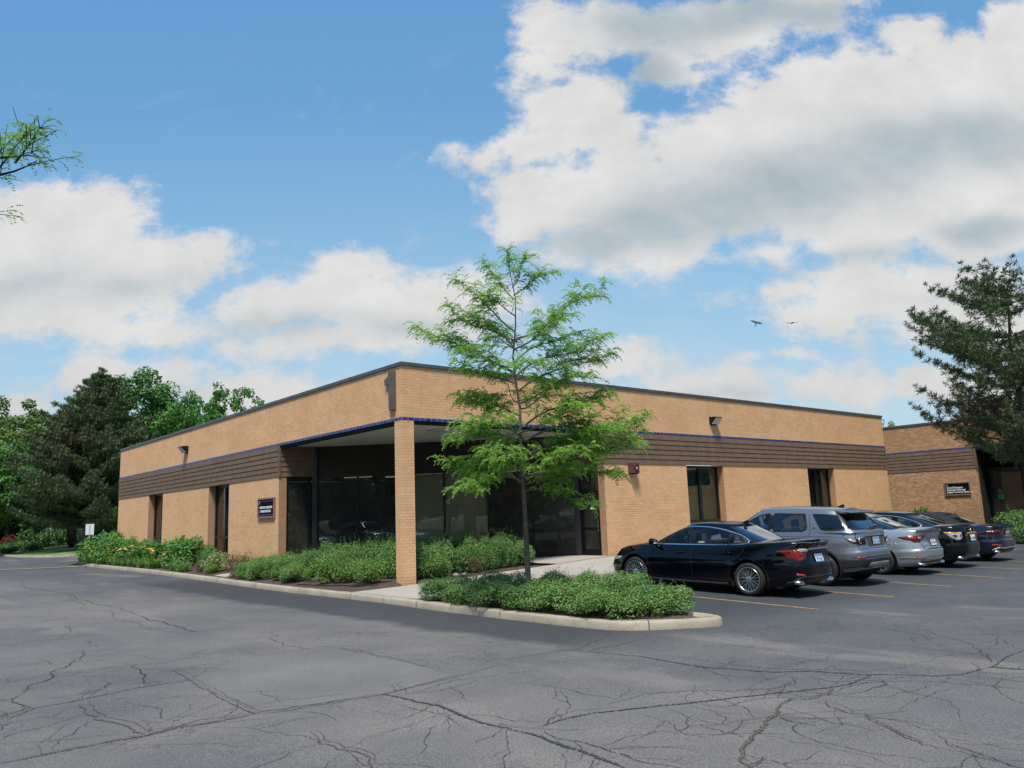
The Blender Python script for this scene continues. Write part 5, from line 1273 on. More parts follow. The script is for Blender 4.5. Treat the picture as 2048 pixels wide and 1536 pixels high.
c3.plate(.80, -2.42, False, 'ZK 3 841'); c3.badge('oval_h', .985, -2.42, .045); c3.lettering('SONATA', -.42, .74, -2.42, .038); c3.patch('boot_recess', [(.46,-2.42,.70),(-.46,-2.42,.70),(-.42,-2.42,.655),(.42,-2.42,.655)], M_CLAD, .006, mirror=False)
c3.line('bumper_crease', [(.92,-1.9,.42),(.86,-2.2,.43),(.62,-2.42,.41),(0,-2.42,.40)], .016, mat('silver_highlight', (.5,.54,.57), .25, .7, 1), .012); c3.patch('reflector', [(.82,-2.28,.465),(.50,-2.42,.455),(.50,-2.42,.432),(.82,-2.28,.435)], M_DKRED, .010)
c3.line('fuel_flap', [(-.93,-1.50,.90),(-.93,-1.68,.90),(-.94,-1.68,.76),(-.94,-1.50,.76),(-.93,-1.50,.90)], .010, M_CLAD, .002, mirror=False)
c3.patch('rear_valance', [(.70,-2.36,.31),(0,-2.42,.33),(0,-2.35,.27),(.66,-2.33,.25)], M_TRIM, .010); c3.exhaust(.58, -2.32, .285, .065, .035)
c3.place(10.2, -7.62)

# --- 4 black saloon
P_BLK = paint_mat('black_paint', (.003,.003,.0035), .0, .22, .012); P_BLK.node_tree.nodes['Principled BSDF'].inputs['Specular IOR Level'].default_value = .08; P_BLK.node_tree.nodes['Principled BSDF'].inputs['Coat Weight'].default_value = .8
spec = dict(spec); spec.update(paint=P_BLK, yf=2.40, yr=-2.42, w=1.80, wb=2.775, rt=.325, tlev=TL,
  zdeck=[(-2.42,1.06),(-2.1,1.085),(-1.7,1.075),(-1.2,1.04),(-.5,1.0),(.3,.965),(.9,.95),(1.3,.935),(1.8,.86),(2.2,.75),(2.42,.64)], rprof=[(0,.14),(.10,.04),(.22,.0),(.45,.0),(.5,.03),(.70,.05),(.85,.06),(1,.09)],
  gh=dict(n=4.0, y0f=1.35, y0r=-1.90, y1f=.30, y1r=-.95, w0=.80, w1=.565, roof=[(-.95,1.385),(-.6,1.43),(-.1,1.445),(.30,1.41)], bulge=.03, endbulge=.05, taper=.07, crown=.03))
c4 = Car('saloon_car', 'black saloon with clear and amber tail lamps, between the silver saloon and the convertible', 'car', spec)
dlo_trim(c4, [(1.09,.985),(.55,1.245),(.30,1.342),(.05,1.385),(-.5,1.383),(-.85,1.325),(-1.22,1.215),(-1.42,1.10),(-1.15,1.045),(-.1,1.008),(1.09,.980)], M_CHROME, .022)
c4.handles([(.18,.88),(-.95,.92)], P_BLK); c4.mirrors(.9, 1.0, P_BLK)
c4.patch('tail_lamp', [(.86,-1.98,1.0),(.78,-2.33,1.0),(.56,-2.42,.985),(.54,-2.42,.84),(.62,-2.40,.77),(.76,-2.33,.76),(.85,-2.15,.86)], M_CLEAR, .014); c4.patch('tail_lamp', [(.86,-2.0,1.0),(.78,-2.33,1.0),(.60,-2.41,.992),(.62,-2.41,.955),(.78,-2.33,.95),(.86,-2.05,.955)], M_AMB, .019); c4.patch('tail_lamp', [(.84,-2.14,.935),(.74,-2.36,.93),(.70,-2.38,.85),(.80,-2.28,.82)], M_RED, .019); c4.patch('tail_lamp', [(.66,-2.40,.93),(.57,-2.42,.925),(.58,-2.42,.83),(.66,-2.40,.84)], M_RED, .019)
c4.line('boot_chrome', [(.32,-2.42,.925),(0,-2.42,.93)], .045, M_CHROME, .016); c4.plate(.80, -2.42, False, 'R 72 5063'); c4.badge('bar_circle', .995, -2.42, .042); c4.lettering('ALTIMA', -.33, .86, -2.42, .04)
c4.line('boot_seam', [(.54,-2.42,.84),(.48,-2.42,.68),(.40,-2.42,.65),(0,-2.42,.645)], .012, M_UNDER, .001); c4.exhaust(.56, -2.30, .29, .045, .035)
c4.place(12.82, -7.60)

# --- 5 navy convertible
P_BLUE = paint_mat('deep_blue_paint', (.004,.0055,.026), .3, .25)
spec = dict(yf=2.30, yr=-2.36, w=1.855, wb=2.765, rt=.335, rr=.25, ra=.39, n=4.8, paint=P_BLUE, roofmat=M_SOFT, tlev=TL, taper=.085, spokes=5, spoke_style='twin', bow=.06, seat_y=-.05, front_only=True, cab=-.12,
  zbot=[(-2.36,.30),(-2.1,.22),(-1,.18),(1,.18),(1.9,.20),(2.3,.26)],
  zdeck=[(-2.36,.985),(-2.1,1.0),(-1.6,.985),(-1.0,.965),(-.2,.945),(.6,.93),(1.1,.91),(1.6,.85),(2.1,.75),(2.3,.64)],
  wprof=[(0,.90),(.06,.955),(.2,.975),(.45,1.0),(.62,1.0),(.8,.975),(.92,.93),(1,.90)],
  fprof=[(0,.12),(.2,.02),(.45,0),(.7,.05),(1,.18)], rprof=[(0,.14),(.10,.04),(.22,.0),(.45,.0),(.52,.05),(.70,.08),(.85,.05),(1,.02)],
  gh=dict(n=4.0, y0f=1.10, y0r=-1.55, y1f=.05, y1r=-.72, w0=.80, w1=.56, roof=[(-.72,1.30),(-.4,1.345),(.05,1.34)], bulge=.03, endbulge=.06, taper=.05, crown=.03),
  glass=[('side_window','side',[(.75,.955),(.35,1.16),(.10,1.25),(-.15,1.275),(-.55,1.255),(-.85,1.17),(-.95,1.08),(-.90,.985)],M_CARGLD,M_TRIM), ('rear_window','rear',[(-.42,1.09),(-.34,1.235),(.34,1.235),(.42,1.09)],M_CARGLD,M_TRIM), ('windscreen','front',[(-.68,.97),(-.52,1.30),(.52,1.30),(.68,.97)],M_CARGL,M_TRIM)])
c5 = Car('convertible_car', 'deep blue convertible with black soft top, farthest along the parked row', 'car', spec)
c5.line('belt_chrome', [(.82,.9,.945),(.82,-.6,.965),(.80,-1.3,.985),(.62,-1.58,1.0),(.3,-1.64,1.0),(0,-1.66,1.0)], .028, M_CHROME, .012)
c5.handles([(-.30,.83)], P_BLUE); c5.mirrors(.62, .96, P_BLUE)
c5.patch('tail_lamp', [(.89,-1.98,.90),(.82,-2.26,.915),(.44,-2.36,.905),(.46,-2.36,.83),(.78,-2.30,.79),(.88,-2.05,.83)], M_RED, .014); c5.patch('tail_lamp', [(.88,-2.05,.885),(.80,-2.27,.895),(.60,-2.34,.89),(.62,-2.34,.855),(.80,-2.27,.83)], M_REDB, .020)
c5.line('boot_lip', [(.70,-2.26,1.0),(.4,-2.36,1.02),(0,-2.36,1.025)], .05, M_TRIM, .025); c5.plate(.80, -2.36, False, 'BK 61 770'); c5.badge('rings', .93, -2.36, .045); c5.lettering('S5', -.36, .80, -2.36, .05)
c5.patch('reflector', [(.84,-2.2,.50),(.54,-2.36,.49),(.54,-2.36,.45),(.84,-2.2,.45)], M_DKRED, .010); c5.patch('rear_diffuser', [(.74,-2.3,.31),(.60,-2.34,.36),(0,-2.36,.37),(0,-2.3,.24),(.66,-2.28,.24)], M_TRIM, .010); c5.line('valance_trim', [(.82,-2.2,.29),(.62,-2.34,.375),(0,-2.36,.385)], .05, mat('satin_silver', (.36,.38,.39), .35, .6), .018); c5.exhaust(.60, -2.26, .295, .06, .035)
c5.place(15.82, -7.62, R(-1))
# ------------------------------------------------------------------ vegetation
def leaf_mat(name, stops, trans=.30, rough=.55, hue=None):
    m = bpy.data.materials.new(name); m.use_nodes = True; t = NT(m.node_tree)
    b = m.node_tree.nodes['Principled BSDF']; out = m.node_tree.nodes['Material Output']
    g = t.new('ShaderNodeNewGeometry')
    f = t.math('ADD', t.math('MULTIPLY', t.math('SUBTRACT', t.new('ShaderNodeObjectInfo').outputs['Random'], .5), .28), t.math('MULTIPLY', g.outputs['Random Per Island'], .75))
    f = t.math('ADD', f, t.math('MULTIPLY', t.math('SUBTRACT', t.noise(g.outputs['Position'], 1.6, 3), .40), 1.3), clamp=True)
    c = t.ramp(f, stops); t.put(b.inputs['Base Color'], c); b.inputs['Roughness'].default_value = rough; b.inputs['Specular IOR Level'].default_value = .35
    tr = t.new('ShaderNodeBsdfTranslucent'); t.put(tr.inputs[0], t.mix(.5, c, (1.0,1.0,.35), 'MULTIPLY'))
    mx = t.new('ShaderNodeMixShader'); mx.inputs[0].default_value = trans
    t.l.new(b.outputs[0], mx.inputs[1]); t.l.new(tr.outputs[0], mx.inputs[2]); t.l.new(mx.outputs[0], out.inputs[0])
    return m
M_LOC = leaf_mat('locust_leaf', [(0,(.10,.235,.034)),(.45,(.175,.36,.050)),(.8,(.27,.47,.075)),(1,(.38,.55,.12))], .58)
M_SUM = leaf_mat('shrub_leaf', [(0,(.066,.152,.040)),(.5,(.128,.255,.065)),(.85,(.205,.36,.098)),(1,(.33,.46,.155))], .25)
M_BOX = leaf_mat('boxwood_leaf', [(0,(0.061,0.142,0.030)),(.5,(0.115,0.230,0.047)),(1,(0.257,0.392,0.088))], .25)
M_BRN = leaf_mat('bronze_leaf', [(0,(0.068,0.083,0.030)),(.5,(0.128,0.128,0.048)),(1,(0.225,0.188,0.075))], .2)
M_PEO = leaf_mat('broad_leaf', [(0,(0.039,0.133,0.031)),(.5,(0.077,0.224,0.049)),(1,(0.161,0.350,0.077))], .25)
M_LILY = leaf_mat('lily_blade', [(0,(0.068,0.169,0.035)),(.5,(0.115,0.257,0.054)),(1,(0.216,0.378,0.081))], .25)
M_PINE = leaf_mat('pine_needle', [(0,(.048,.080,.036)),(.5,(.092,.140,.060)),(.85,(.145,.205,.088)),(1,(.19,.215,.10))], .10)
M_PINEB = leaf_mat('brown_needle', [(0,(.06,.040,.022)),(.5,(.11,.075,.040)),(1,(.17,.125,.07))], .1)
M_MAP = leaf_mat('maple_leaf', [(0,(.038,.120,.022)),(.5,(.072,.205,.036)),(1,(.14,.32,.058))], .32)
M_DKL = leaf_mat('dark_leaf', [(0,(.028,.080,.020)),(.5,(.050,.130,.030)),(1,(.095,.20,.048))], .22)
M_YGL = leaf_mat('yellow_green_leaf', [(0,(0.072,0.132,0.026)),(.5,(0.138,0.222,0.048)),(1,(0.240,0.324,0.084))], .30)
M_SPR = leaf_mat('blue_spruce_needle', [(0,(.05,.095,.09)),(.5,(.09,.155,.145)),(1,(.17,.25,.23))], .1)
M_REDL = leaf_mat('red_leaf', [(0,(.09,.022,.016)),(.5,(.17,.045,.030)),(1,(.27,.09,.055))], .2)
M_FLO = leaf_mat('yellow_petal', [(0,(.62,.42,.05)),(.5,(.75,.55,.11)),(1,(.82,.68,.26))], .3)
M_FLW = leaf_mat('cream_petal', [(0,(.50,.48,.36)),(1,(.68,.66,.52))], .3)
M_BARK = noisy('locust_bark', (.095,.080,.068), (.17,.148,.130), 9, .9, 6, .8, 30)
M_BARKD = noisy('dark_bark', (.022,.018,.015), (.045,.038,.032), 7, .95, 6, .8, 30)
M_BARKP = noisy('pine_bark', (.065,.050,.042), (.14,.115,.10), 5, .95, 6, 1.0, 14)
M_STEM = noisy('twig', (.05,.038,.028), (.09,.07,.05), 12, .9)

def rv3(r=random): 
    while True:
        v = Vector((r.uniform(-1,1), r.uniform(-1,1), r.uniform(-1,1)))
        if .05 < v.length < 1: return v.normalized()
def leaf(b, p, n, d, L, W_, mi=0, fold=.0):
    """diamond leaf at p, lying along d with normal n"""
    d = (d - n*d.dot(n))
    if d.length < 1e-4: d = n.orthogonal()
    d.normalize(); s = n.cross(d)*(W_/2); o = len(b.v)
    m = p + d*(L*.45)
    b.v += [tuple(p), tuple(m+s), tuple(p+d*L - n*(L*fold)), tuple(m-s)]; b.f.append((o,o+1,o+2,o+3)); b.m.append(mi)

def shrub_mesh(name, rx, ry, rz, n, L, mats, seed, lumps=16, shoots=14, flowers=0, base=.0, W_=.62, up_=.55):
    r = random.Random(seed); b = MB()
    C = []
    for k in range(lumps):
        a = r.uniform(0, 2*PI); h = r.uniform(.15, .78); q = math.sqrt(max(0, 1-h*h))*r.uniform(.35, .72)
        C.append((Vector((rx*q*math.cos(a), ry*q*math.sin(a), rz*h*.92)), r.uniform(.28,.46)))
    for k in range(n):
        c, s = C[r.randrange(lumps)]
        v = rv3(r); v.z = abs(v.z)*r.choice((1,1,1,-.6)); rad = r.uniform(.55,1.05)**.5
        p = c + Vector((v.x*rx*s, v.y*ry*s, v.z*min(rz, rx)*s*1.05))*rad
        if p.z < .02: p.z = r.uniform(.02,.15)
        nn = (v*.6 + Vector((0,0,up_)) + rv3(r)*.65).normalized()
        leaf(b, p, nn, rv3(r), L*r.uniform(.7,1.3), L*W_*r.uniform(.8,1.2), 0)
    tops = []
    for k in range(shoots):
        c, s = C[r.randrange(lumps)]; p = c + Vector((r.uniform(-.4,.4)*rx*s, r.uniform(-.4,.4)*ry*s, min(rz,rx)*s*.8))
        d = (Vector((r.uniform(-.5,.5), r.uniform(-.5,.5), 1))).normalized(); ln = r.uniform(.10,.24)*min(1, rz/.6)
        for j in range(9):
            q = p + d*(ln*j/8); a = j*2.4
            leaf(b, q, (d*.6+rv3(r)*.7).normalized(), Vector((math.cos(a), math.sin(a), .5)), L*r.uniform(.6,1.0), L*W_*.8, 0)
        tops.append(p+d*ln)
    for k in range(flowers):
        c, s = C[r.randrange(lumps)]; v = rv3(r); v.z = abs(v.z); p = c + Vector((v.x*rx*s, v.y*ry*s, v.z*rz*s*1.1))
        for j in range(3): leaf(b, p+rv3(r)*.02, (Vector((0,0,1))+rv3(r)*.5).normalized(), rv3(r), .04, .035, 1)
    fol = b.mesh(name, mats)
    st = MB()
    for k in range(9):
        c, s = C[k % lumps]; st.tube([(c.x*.12, c.y*.12, -.08), (c.x*.5, c.y*.5, c.z*.55), tuple(c)], [.014,.010,.005], 5)
    return fol, st.mesh('stems', M_STEM, True)
def shrub(meshes, name, label, x, y, z, sc=(1,1,1), rz=0, group=None, cat='shrub'):
    t = thing(name, label, cat, (x,y,z), rz, group); t.scale = sc
    link('foliage', meshes[0], t); link('stems', meshes[1], t); return t
SUM = [shrub_mesh('foliage', .62,.62,.62, 8200, .036, [M_SUM], 10+k, 18, 22) for k in range(3)]
BOX = [shrub_mesh('foliage', .42,.42,.52, 3600, .034, [M_BOX], 20+k, 14, 14) for k in range(2)]
BRN = [shrub_mesh('foliage', .42,.42,.45, 1800, .036, [M_BRN], 30+k, 12, 12) for k in range(2)]
SPI = [shrub_mesh('foliage', .46,.46,.55, 2000, .042, [M_BOX, M_FLW], 40, 12, 10, 130)]
PEO = [shrub_mesh('foliage', .9,.9,1.0, 3600, .105, [M_PEO], 50+k, 16, 16, 0, 0, .55) for k in range(2)]

rr = random.Random(5)
# shrubs on the kerbed island round the young tree
isl = [(-1.45,-3.95,.50,'end of the island nearest the column'),(-1.0,-4.75,.58,''),(-1.62,-5.2,.50,''),(-.85,-5.75,.62,''),(-1.62,-6.25,.52,''),(-.80,-7.05,.66,''),(-1.65,-7.25,.50,''),(-1.5,-8.1,.55,''),(-.85,-8.25,.72,''),(-.8,-9.1,.74,''),(-1.62,-9.0,.50,''),(-1.25,-9.75,.50,''),(-.72,-9.85,.52,'')]
for k, (x, y, h, _) in enumerate(isl):
    sc = rr.uniform(.92,1.12)
    if k == 0: lb = 'low green shrub at the island end nearest the brick column'
    elif k == len(isl)-1: lb = 'low green shrub at the bare tip of the kerbed island'
    else: lb = 'low green shrub massed on the kerbed island around the young tree'
    shrub(SUM[k % 3], 'island_shrub', lb, x, y, gz(x, y)+.16, (sc*1.12,sc*1.15,.86*h/.58), rr.uniform(0,6), 'low shrubs on the kerbed island')
# shrubs under the entrance roof
por = []
for x in (1.35,2.25,3.1,3.95,4.75,5.3): por.append((x, 1.15+.35*rr.uniform(-1,1)-(.25 if x > 4.5 else 0), 1.02 if x < 4.9 else .82, 'dense green shrub under the entrance roof, between column and door'))
for x in (2.0,3.0,4.0): por.append((x, 2.1, 1.08, 'dense green shrub under the entrance roof, between column and door'))
for y in (2.0,3.0,4.0,5.0,6.0,6.9): por.append((1.05+.25*rr.uniform(-1,1), y, 1.08-.05*max(0,y-4), 'dense green shrub in front of the storefront, left of the column'))
for y in (3.2,4.6,5.7): por.append((1.9, y, 1.1, 'dense green shrub in front of the storefront, left of the column'))
for (x, y, h) in ((.05,4.2,.85),(-.2,5.3,.80),(.1,6.4,.80),(-.55,6.6,.68),(-.2,7.6,.68),(-.95,5.6,.62),(-1.15,6.9,.60),(-.75,8.1,.60),(-.25,8.8,.55),(-1.2,8.0,.52),(-1.15,4.6,.55),(-.75,8.9,.5)): por.append((x, y, h, 'low spreading green shrub by the kerb below the name board'))
for k, (x, y, h, lb) in enumerate(por):
    s = rr.uniform(1.0,1.2); shrub(SUM[k % 3], 'spreading_shrub', lb, x, y, bedz(x, y)+.0, (s,s,h/.62), rr.uniform(0,6), 'green shrubs massed in the entrance bed')
for k, (x, y, h, lb) in enumerate([(-.55,1.0,.62,'round yellow-green bush beside the foot of the brick column'),(-.7,2.6,.55,'round yellow-green bush, middle one left of the column'),(-.25,2.0,.60,'yellow-green bush tucked behind the two round bushes'),(-.55,3.6,.58,'yellow-green bush where the low spreading shrubs begin'),(1.25,.45,.58,'round yellow-green bush just right of the brick column')]):
    shrub(BOX[k % 2], 'round_bush', lb, x, y, bedz(x, y), (1.5,1.5,1.25*h/.52), k*1.3, 'rounded yellow-green bushes near the column')
shrub(BRN[0], 'bronze_bush', 'brownish green bush at the front of the hedge right of the column', 2.9, .42, bedz(2.9,.42), (1.0,.9,1.15), .4)
shrub(BRN[1], 'bronze_bush', 'brownish green bush among the shrubs left of the column', -.35, 3.1, bedz(-.35,3.1), (.8,.8,1.0), 1.4)
# the bed along the left wall
def bedp(u, v):
    """v: how far in front of the wall (m); u: the photograph column"""
    d = ray(u, 1100); x = -v; t = (x-CAM_P.x)/d.x; y = CAM_P.y+d.y*t
    return Vector((x, y, bedz(x, y)))
def bed_shrub(mesh, name, label, u, v, h, wd, group=None, meshh=1.0, meshw=.9, **k):
    p = bedp(u, v); s = 1.28*wd/(2*meshw); return shrub(mesh, name, label, p.x, p.y, p.z-.02, (s,s,1.18*h/meshh), rr.uniform(0,6), group, **k)
bed_shrub(PEO[0], 'broadleaf_shrub', 'large dark green shrub at the far end of the left bed by the sign post', 212, .70, 1.25, 2.5)
bed_shrub(PEO[1], 'broadleaf_shrub', 'second large green shrub from the far end of the left bed', 243, .65, 1.05, 2.1)
bed_shrub(PEO[0], 'broadleaf_shrub', 'green shrub below the farther left window', 280, .6, .88, 1.9)
bed_shrub(PEO[1], 'broadleaf_shrub', 'green shrub between the two left windows, behind the daylilies', 316, .55, .86, 1.8)
bed_shrub(PEO[0], 'broadleaf_shrub', 'bushy green shrub just left of the nearer left window', 373, .62, 1.02, 1.75)
bed_shrub(SUM[1], 'grey_green_shrub', 'small grey-green shrub under the nearer left window', 420, .45, .75, .9, None, .62, .62)
bed_shrub(SPI[0], 'flowering_shrub', 'small shrub dotted with cream flowers under the nearer left window', 438, .85, .66, 1.0, None, .55, .46)
bed_shrub(BRN[0], 'bronze_bush', 'brownish bush right of the cream-flowered shrub', 470, .75, .60, .85, None, .45, .42)
bed_shrub(BRN[1], 'bronze_bush', 'brownish bush against the brick under the name board', 500, .5, .58, .8, None, .45, .42)
bed_shrub(BRN[1], 'bronze_bush', 'small brownish bush at the front by the stepping slab', 480, 1.25, .40, .62, None, .45, .42)
bed_shrub(BRN[0], 'bronze_bush', 'small brownish bush in the bare mulch right of the daylilies', 404, 1.25, .34, .55, None, .45, .42)
bed_shrub(BOX[0], 'round_bush', 'small green bush in front of the cream-flowered shrub', 424, 1.3, .35, .5, None, .52, .42)
def lily_mesh(seed, flowers):
    r = random.Random(seed); b = MB()
    for k in range(95):
        a = r.uniform(0, 2*PI); L = r.uniform(.35,.62); p = Vector((r.uniform(-.13,.13), r.uniform(-.13,.13), 0)); d = Vector((math.cos(a), math.sin(a), 0)); s = Vector((-d.y, d.x, 0))*.011
        o = len(b.v); lean = r.uniform(.35,.85)
        for j in range(5):
            t = j/4; q = p + d*(L*lean*t) + Vector((0,0, L*(1.25*t - 1.15*t*t*lean))); w_ = 1-.8*t
            b.v += [tuple(q-s*w_), tuple(q+s*w_)]
        for j in range(4): b.f.append((o+2*j,o+2*j+1,o+2*j+3,o+2*j+2)); b.m.append(0)
    fl = []
    for k in range(flowers):
        f = MB()
        a = r.uniform(0,2*PI); q = Vector((.26*math.cos(a)*r.uniform(.2,1), .26*math.sin(a)*r.uniform(.2,1), r.uniform(.52,.78)))
        f.tube([(q.x*.2,q.y*.2,.05), tuple(q*.6+Vector((0,0,.12))), tuple(q)], .005, 4, 1)
        ax_ = (rv3(r)*.6+Vector((0,0,.8))).normalized()
        for j in range(6):
            e = ax_.orthogonal().normalized(); e.rotate(Matrix.Rotation(j*PI/3, 3, ax_)); leaf(f, q, (ax_+e*.3).normalized(), e*1.0+ax_*.5, .075, .04, 0)
        fl.append(f.mesh('flower', [M_FLO, M_LILY]))
    return [b.mesh('blades', M_LILY)] + fl
LIL = [lily_mesh(60+k, (6,3,1)[k]) for k in range(3)]
for k, (u, v, sc) in enumerate([(170,1.35,1.15),(182,1.5,1.0),(196,1.45,1.1),(210,1.5,1.0),(225,1.45,1.05),(240,1.5,1.0),(256,1.45,1.05),(272,1.5,1.0),(290,1.45,1.05),(308,1.5,1.0),(352,1.5,1.0),(370,1.5,.85),(200,1.1,1.1),(232,1.1,1.1),(264,1.15,1.05),(298,1.15,1.05),(326,1.2,.9)]):
    p = bedp(u, v); kk = 0 if u < 190 else (0 if 245 < u < 315 and k % 2 == 0 else 1 if u < 330 else 2)
    t = thing('daylily', 'clump of yellow daylilies along the kerb of the left bed', 'daylily', (p.x, p.y, p.z), rr.uniform(0,6), 'daylily clumps along the left bed'); t.scale = (sc*1.6,sc*1.6,sc*1.22)
    if u > 340: t['label'] = ('green daylily clump, nearer of the two standing apart at the kerb' if u > 360 else 'green daylily clump, farther of the two standing apart at the kerb')
    for me in LIL[kk]:
        if me: link(me.name.split('.')[0], me, t)
# irrigation hose and stones
hz = MB(); hz.tube([(x, y, bedz(x,y)+.02) for x, y in dense(chaikin([(-1.5,3.6),(-1.3,3.0),(-1.35,2.2),(-1.0,1.5),(-1.1,.8),(-.6,.35)], 2), .1)], .014, 6); tag(hz.build('irrigation_hose', mat('black_hose', (.008,.008,.009), .5), smooth=True), 'black irrigation hose snaking over the mulch left of the column', 'hose')
def stone(x, y, z, s, seed, lb):
    bm = bmesh.new(); bmesh.ops.create_icosphere(bm, subdivisions=3, radius=s)
    for v in bm.verts: v.co *= 1+.35*noise.noise(v.co*(1.4/s*.5)+Vector((seed,0,0))); v.co.z *= .65
    me = bpy.data.meshes.new('stone'); bm.to_mesh(me); bm.free(); me.materials.append(noisy('grey_stone', (.14,.13,.12), (.27,.25,.23), 9, .9)); me.polygons.foreach_set('use_smooth', [True]*len(me.polygons))
    o = link('stone', me); o.location = (x, y, z); tag(o, lb, 'stone')
stone(2.02,.30,bedz(2.02,.3)+.03,.12,1,'larger grey stone in the mulch right of the column'); stone(2.27,.22,bedz(2.27,.22)+.02,.09,4,'smaller grey stone in the mulch right of the column')
# planting at the second building and along the right wall
def wall_plants():
    for k, (u, D, h, s, mesh, mh, lb) in enumerate([(1838,41.0,1.30,1.0,PEO[0],1.0,'dark green bush at the base of the second building, left of its name board'),(1868,40.6,.95,.9,PEO[1],1.0,'low green bush at the base of the second building under its name board'),(1900,40.2,1.0,.8,PEO[0],1.0,'green bush at the second building nearest its dark entry')]):
        p = at_depth(u, 1040, D); shrub(mesh, 'wall_shrub', lb, p.x, p.y, -.25, (s,s,h/mh), k, 'bushes along the second building')
    p = at_depth(2046, 1060, 33); shrub(SUM[0], 'wall_shrub', 'bright green bush at the grass edge right of the convertible', p.x, p.y, -.35, (2.0,2.0,2.1), 1)
    for k, (x, y, h) in enumerate(((28.3,-.6,1.0),(29.4,-.6,1.1),(30.6,-.7,.9),(32,-.8,.8))):
        b = MB(); r = random.Random(k)
        for j in range(170):
            a = r.uniform(0,2*PI); p = Vector((r.uniform(-.25,.25), r.uniform(-.12,.12), 0)); d = Vector((math.cos(a)*.25, math.sin(a)*.25, 1)).normalized(); leaf(b, p, d.orthogonal(), d, h*r.uniform(.6,1.1), .018, 0)
        o = b.build('ornamental_grass', M_YGL, fix=False); o.location = (x, y, sidez(x,y)); tag(o, 'thin tuft of pale ornamental grass at the wall end behind the parked cars', 'grass tuft', 'ornamental grass tufts at the wall end')
wall_plants()

# ---- honeylocust
def compound_leaf(b, p, d, L, r, mi=0):
    """arching pinnate leaf: starts along d, droops"""
    d = d.normalized(); side = d.cross(Vector((0,0,1)))
    if side.length < .1: side = Vector((1,0,0))
    side.normalize(); n = 7; pos = p.copy(); dr = d.copy(); pts = []
    droop = r.uniform(.20,.38)
    for j in range(n+1):
        pts.append((pos.copy(), dr.copy())); pos = pos + dr*(L/n); dr = (dr + Vector((0,0,-droop))).normalized()
    for j in range(1, n+1):
        q, e = pts[j]; s = e.cross(Vector((0,0,1)))
        if s.length < .1: s = side
        s.normalize(); w_ = L*.215*(1-.40*j/n)
        for sg in (-1, 1):
            dirv_ = (s*sg + e*.45 + Vector((0,0,-.30))).normalized(); nn = (Vector((0,0,1)) + s*sg*.5 + Vector((-.45,-.45,0)) + rv3(r)*.6).normalized()
            leaf(b, q, nn, dirv_, w_, L*.125, mi)
def px_tree(name, label, trunk, D, branches, leafL, seed, rad0, sub=11, dens=9, bark=M_BARK, leafm=M_LOC):
    """trunk and branches given as photograph points at depth D (+offset), turned into real positions"""
    r = random.Random(seed); P = [at_depth(u, v, D) for u, v in trunk]
    base = P[0]; root = thing(name, label, 'tree', tuple(base)); T_ = MB(); Br = MB(); Lf = MB()
    tp = dense([tuple(p-base) for p in P], .25); H = len(tp)
    T_.tube(tp, [max(.006, rad0*(1-.93*(i/(H-1))**.9)*(1+.5*max(0,1-i*.25/.35)**2)) for i in range(H)], 10)
    T_.build('trunk', bark, root, True)
    def grow(a, bt, nb, r0, leafy=.25):
        a = Vector(a); bt = Vector(bt); L = (bt-a).length; path = []; n = max(6, int(L/.16))
        bow = Vector((0,0,L*.04)); j1 = rv3(r)*L*.05; j2 = rv3(r)*L*.04
        for i in range(n+1):
            t = i/n; path.append(a.lerp(bt, t) + bow*math.sin(PI*t*.9) + j1*math.sin(2*PI*t) + j2*math.sin(5*t+1))
        Br.tube([tuple(p) for p in path], [max(.0035, r0*(1-.9*i/n)) for i in range(n+1)], 6)
        main = (bt-a).normalized()
        for k in range(nb):
            t = lerp(leafy, 1.0, (k+.5)/nb) ; i = min(n, int(t*n)); o = path[i]
            sd = main.cross(Vector((0,0,1))).normalized()*(1 if k % 2 else -1)
            d = (main*r.uniform(.4,.9) + sd*r.uniform(.5,1.0) + Vector((0,0,r.uniform(-.15,.75)))).normalized()
            ln = L*r.uniform(.14,.38)*(1.25-.65*t)+.14
            tw = []; m_ = max(4, int(ln/.05))
            for j in range(m_+1):
                q = j/m_; tw.append(o + d*(ln*q) + Vector((0,0,-.10*ln*q*q)))
            Br.tube([tuple(p) for p in tw], [.006*(1-.7*j/m_) for j in range(m_+1)], 4, cap=False)
            for j in range(max(3, int(dens*ln/.5))):
                q = r.uniform(.05,1); p = tw[min(m_, int(q*m_))]; a_ = r.uniform(0, 2*PI)
                compound_leaf(Lf, p, d*.7 + Vector((math.cos(a_), math.sin(a_), r.uniform(.15,.75)))*.9, leafL*r.uniform(.75,1.2), r)
        for j in range(3 if nb else 0): compound_leaf(Lf, path[-1], main + rv3(r)*.6 + Vector((0,0,.3)), leafL, r)
    for (s0, s1, dz, nb, r0) in branches:
        a = at_depth(*s0, D) - base; bt = at_depth(*s1, D+dz) - base; grow(a, bt, nb, r0)
    Br.build('branches', bark, root, True, fix=False); Lf.build('crown', leafm, root, fix=False)
    return root
c6 = lambda x, y: (780+x/2.133, 480+y/2.133)
TRK = [(1058.5,1204),(1056,1150),(1047,972),(1041,869),(1040,817),(1031,761),(1026,714),(1031,653),(1031,597),(1021,550),(1015,512)]
BRS = []
def bb(x0, y0, x1, y1, dz=0, nb=12, r0=.022): BRS.append((c6(x0,y0), c6(*((x1, y1) if abs(x1-550) < 280 else (550+(x1-550)*.94, y1))), dz, nb, r0*1.25))
bb(562,1045,225,935,.5,13,.026); bb(560,1030,300,1060,-.9,11,.02); bb(556,1000,330,985,1.2,10,.018); bb(556,850,250,850,.2,12,.02); bb(552,830,330,790,-1.3,10,.018); bb(552,780,265,665,.3,12,.022); bb(548,740,330,700,1.4,10,.018)
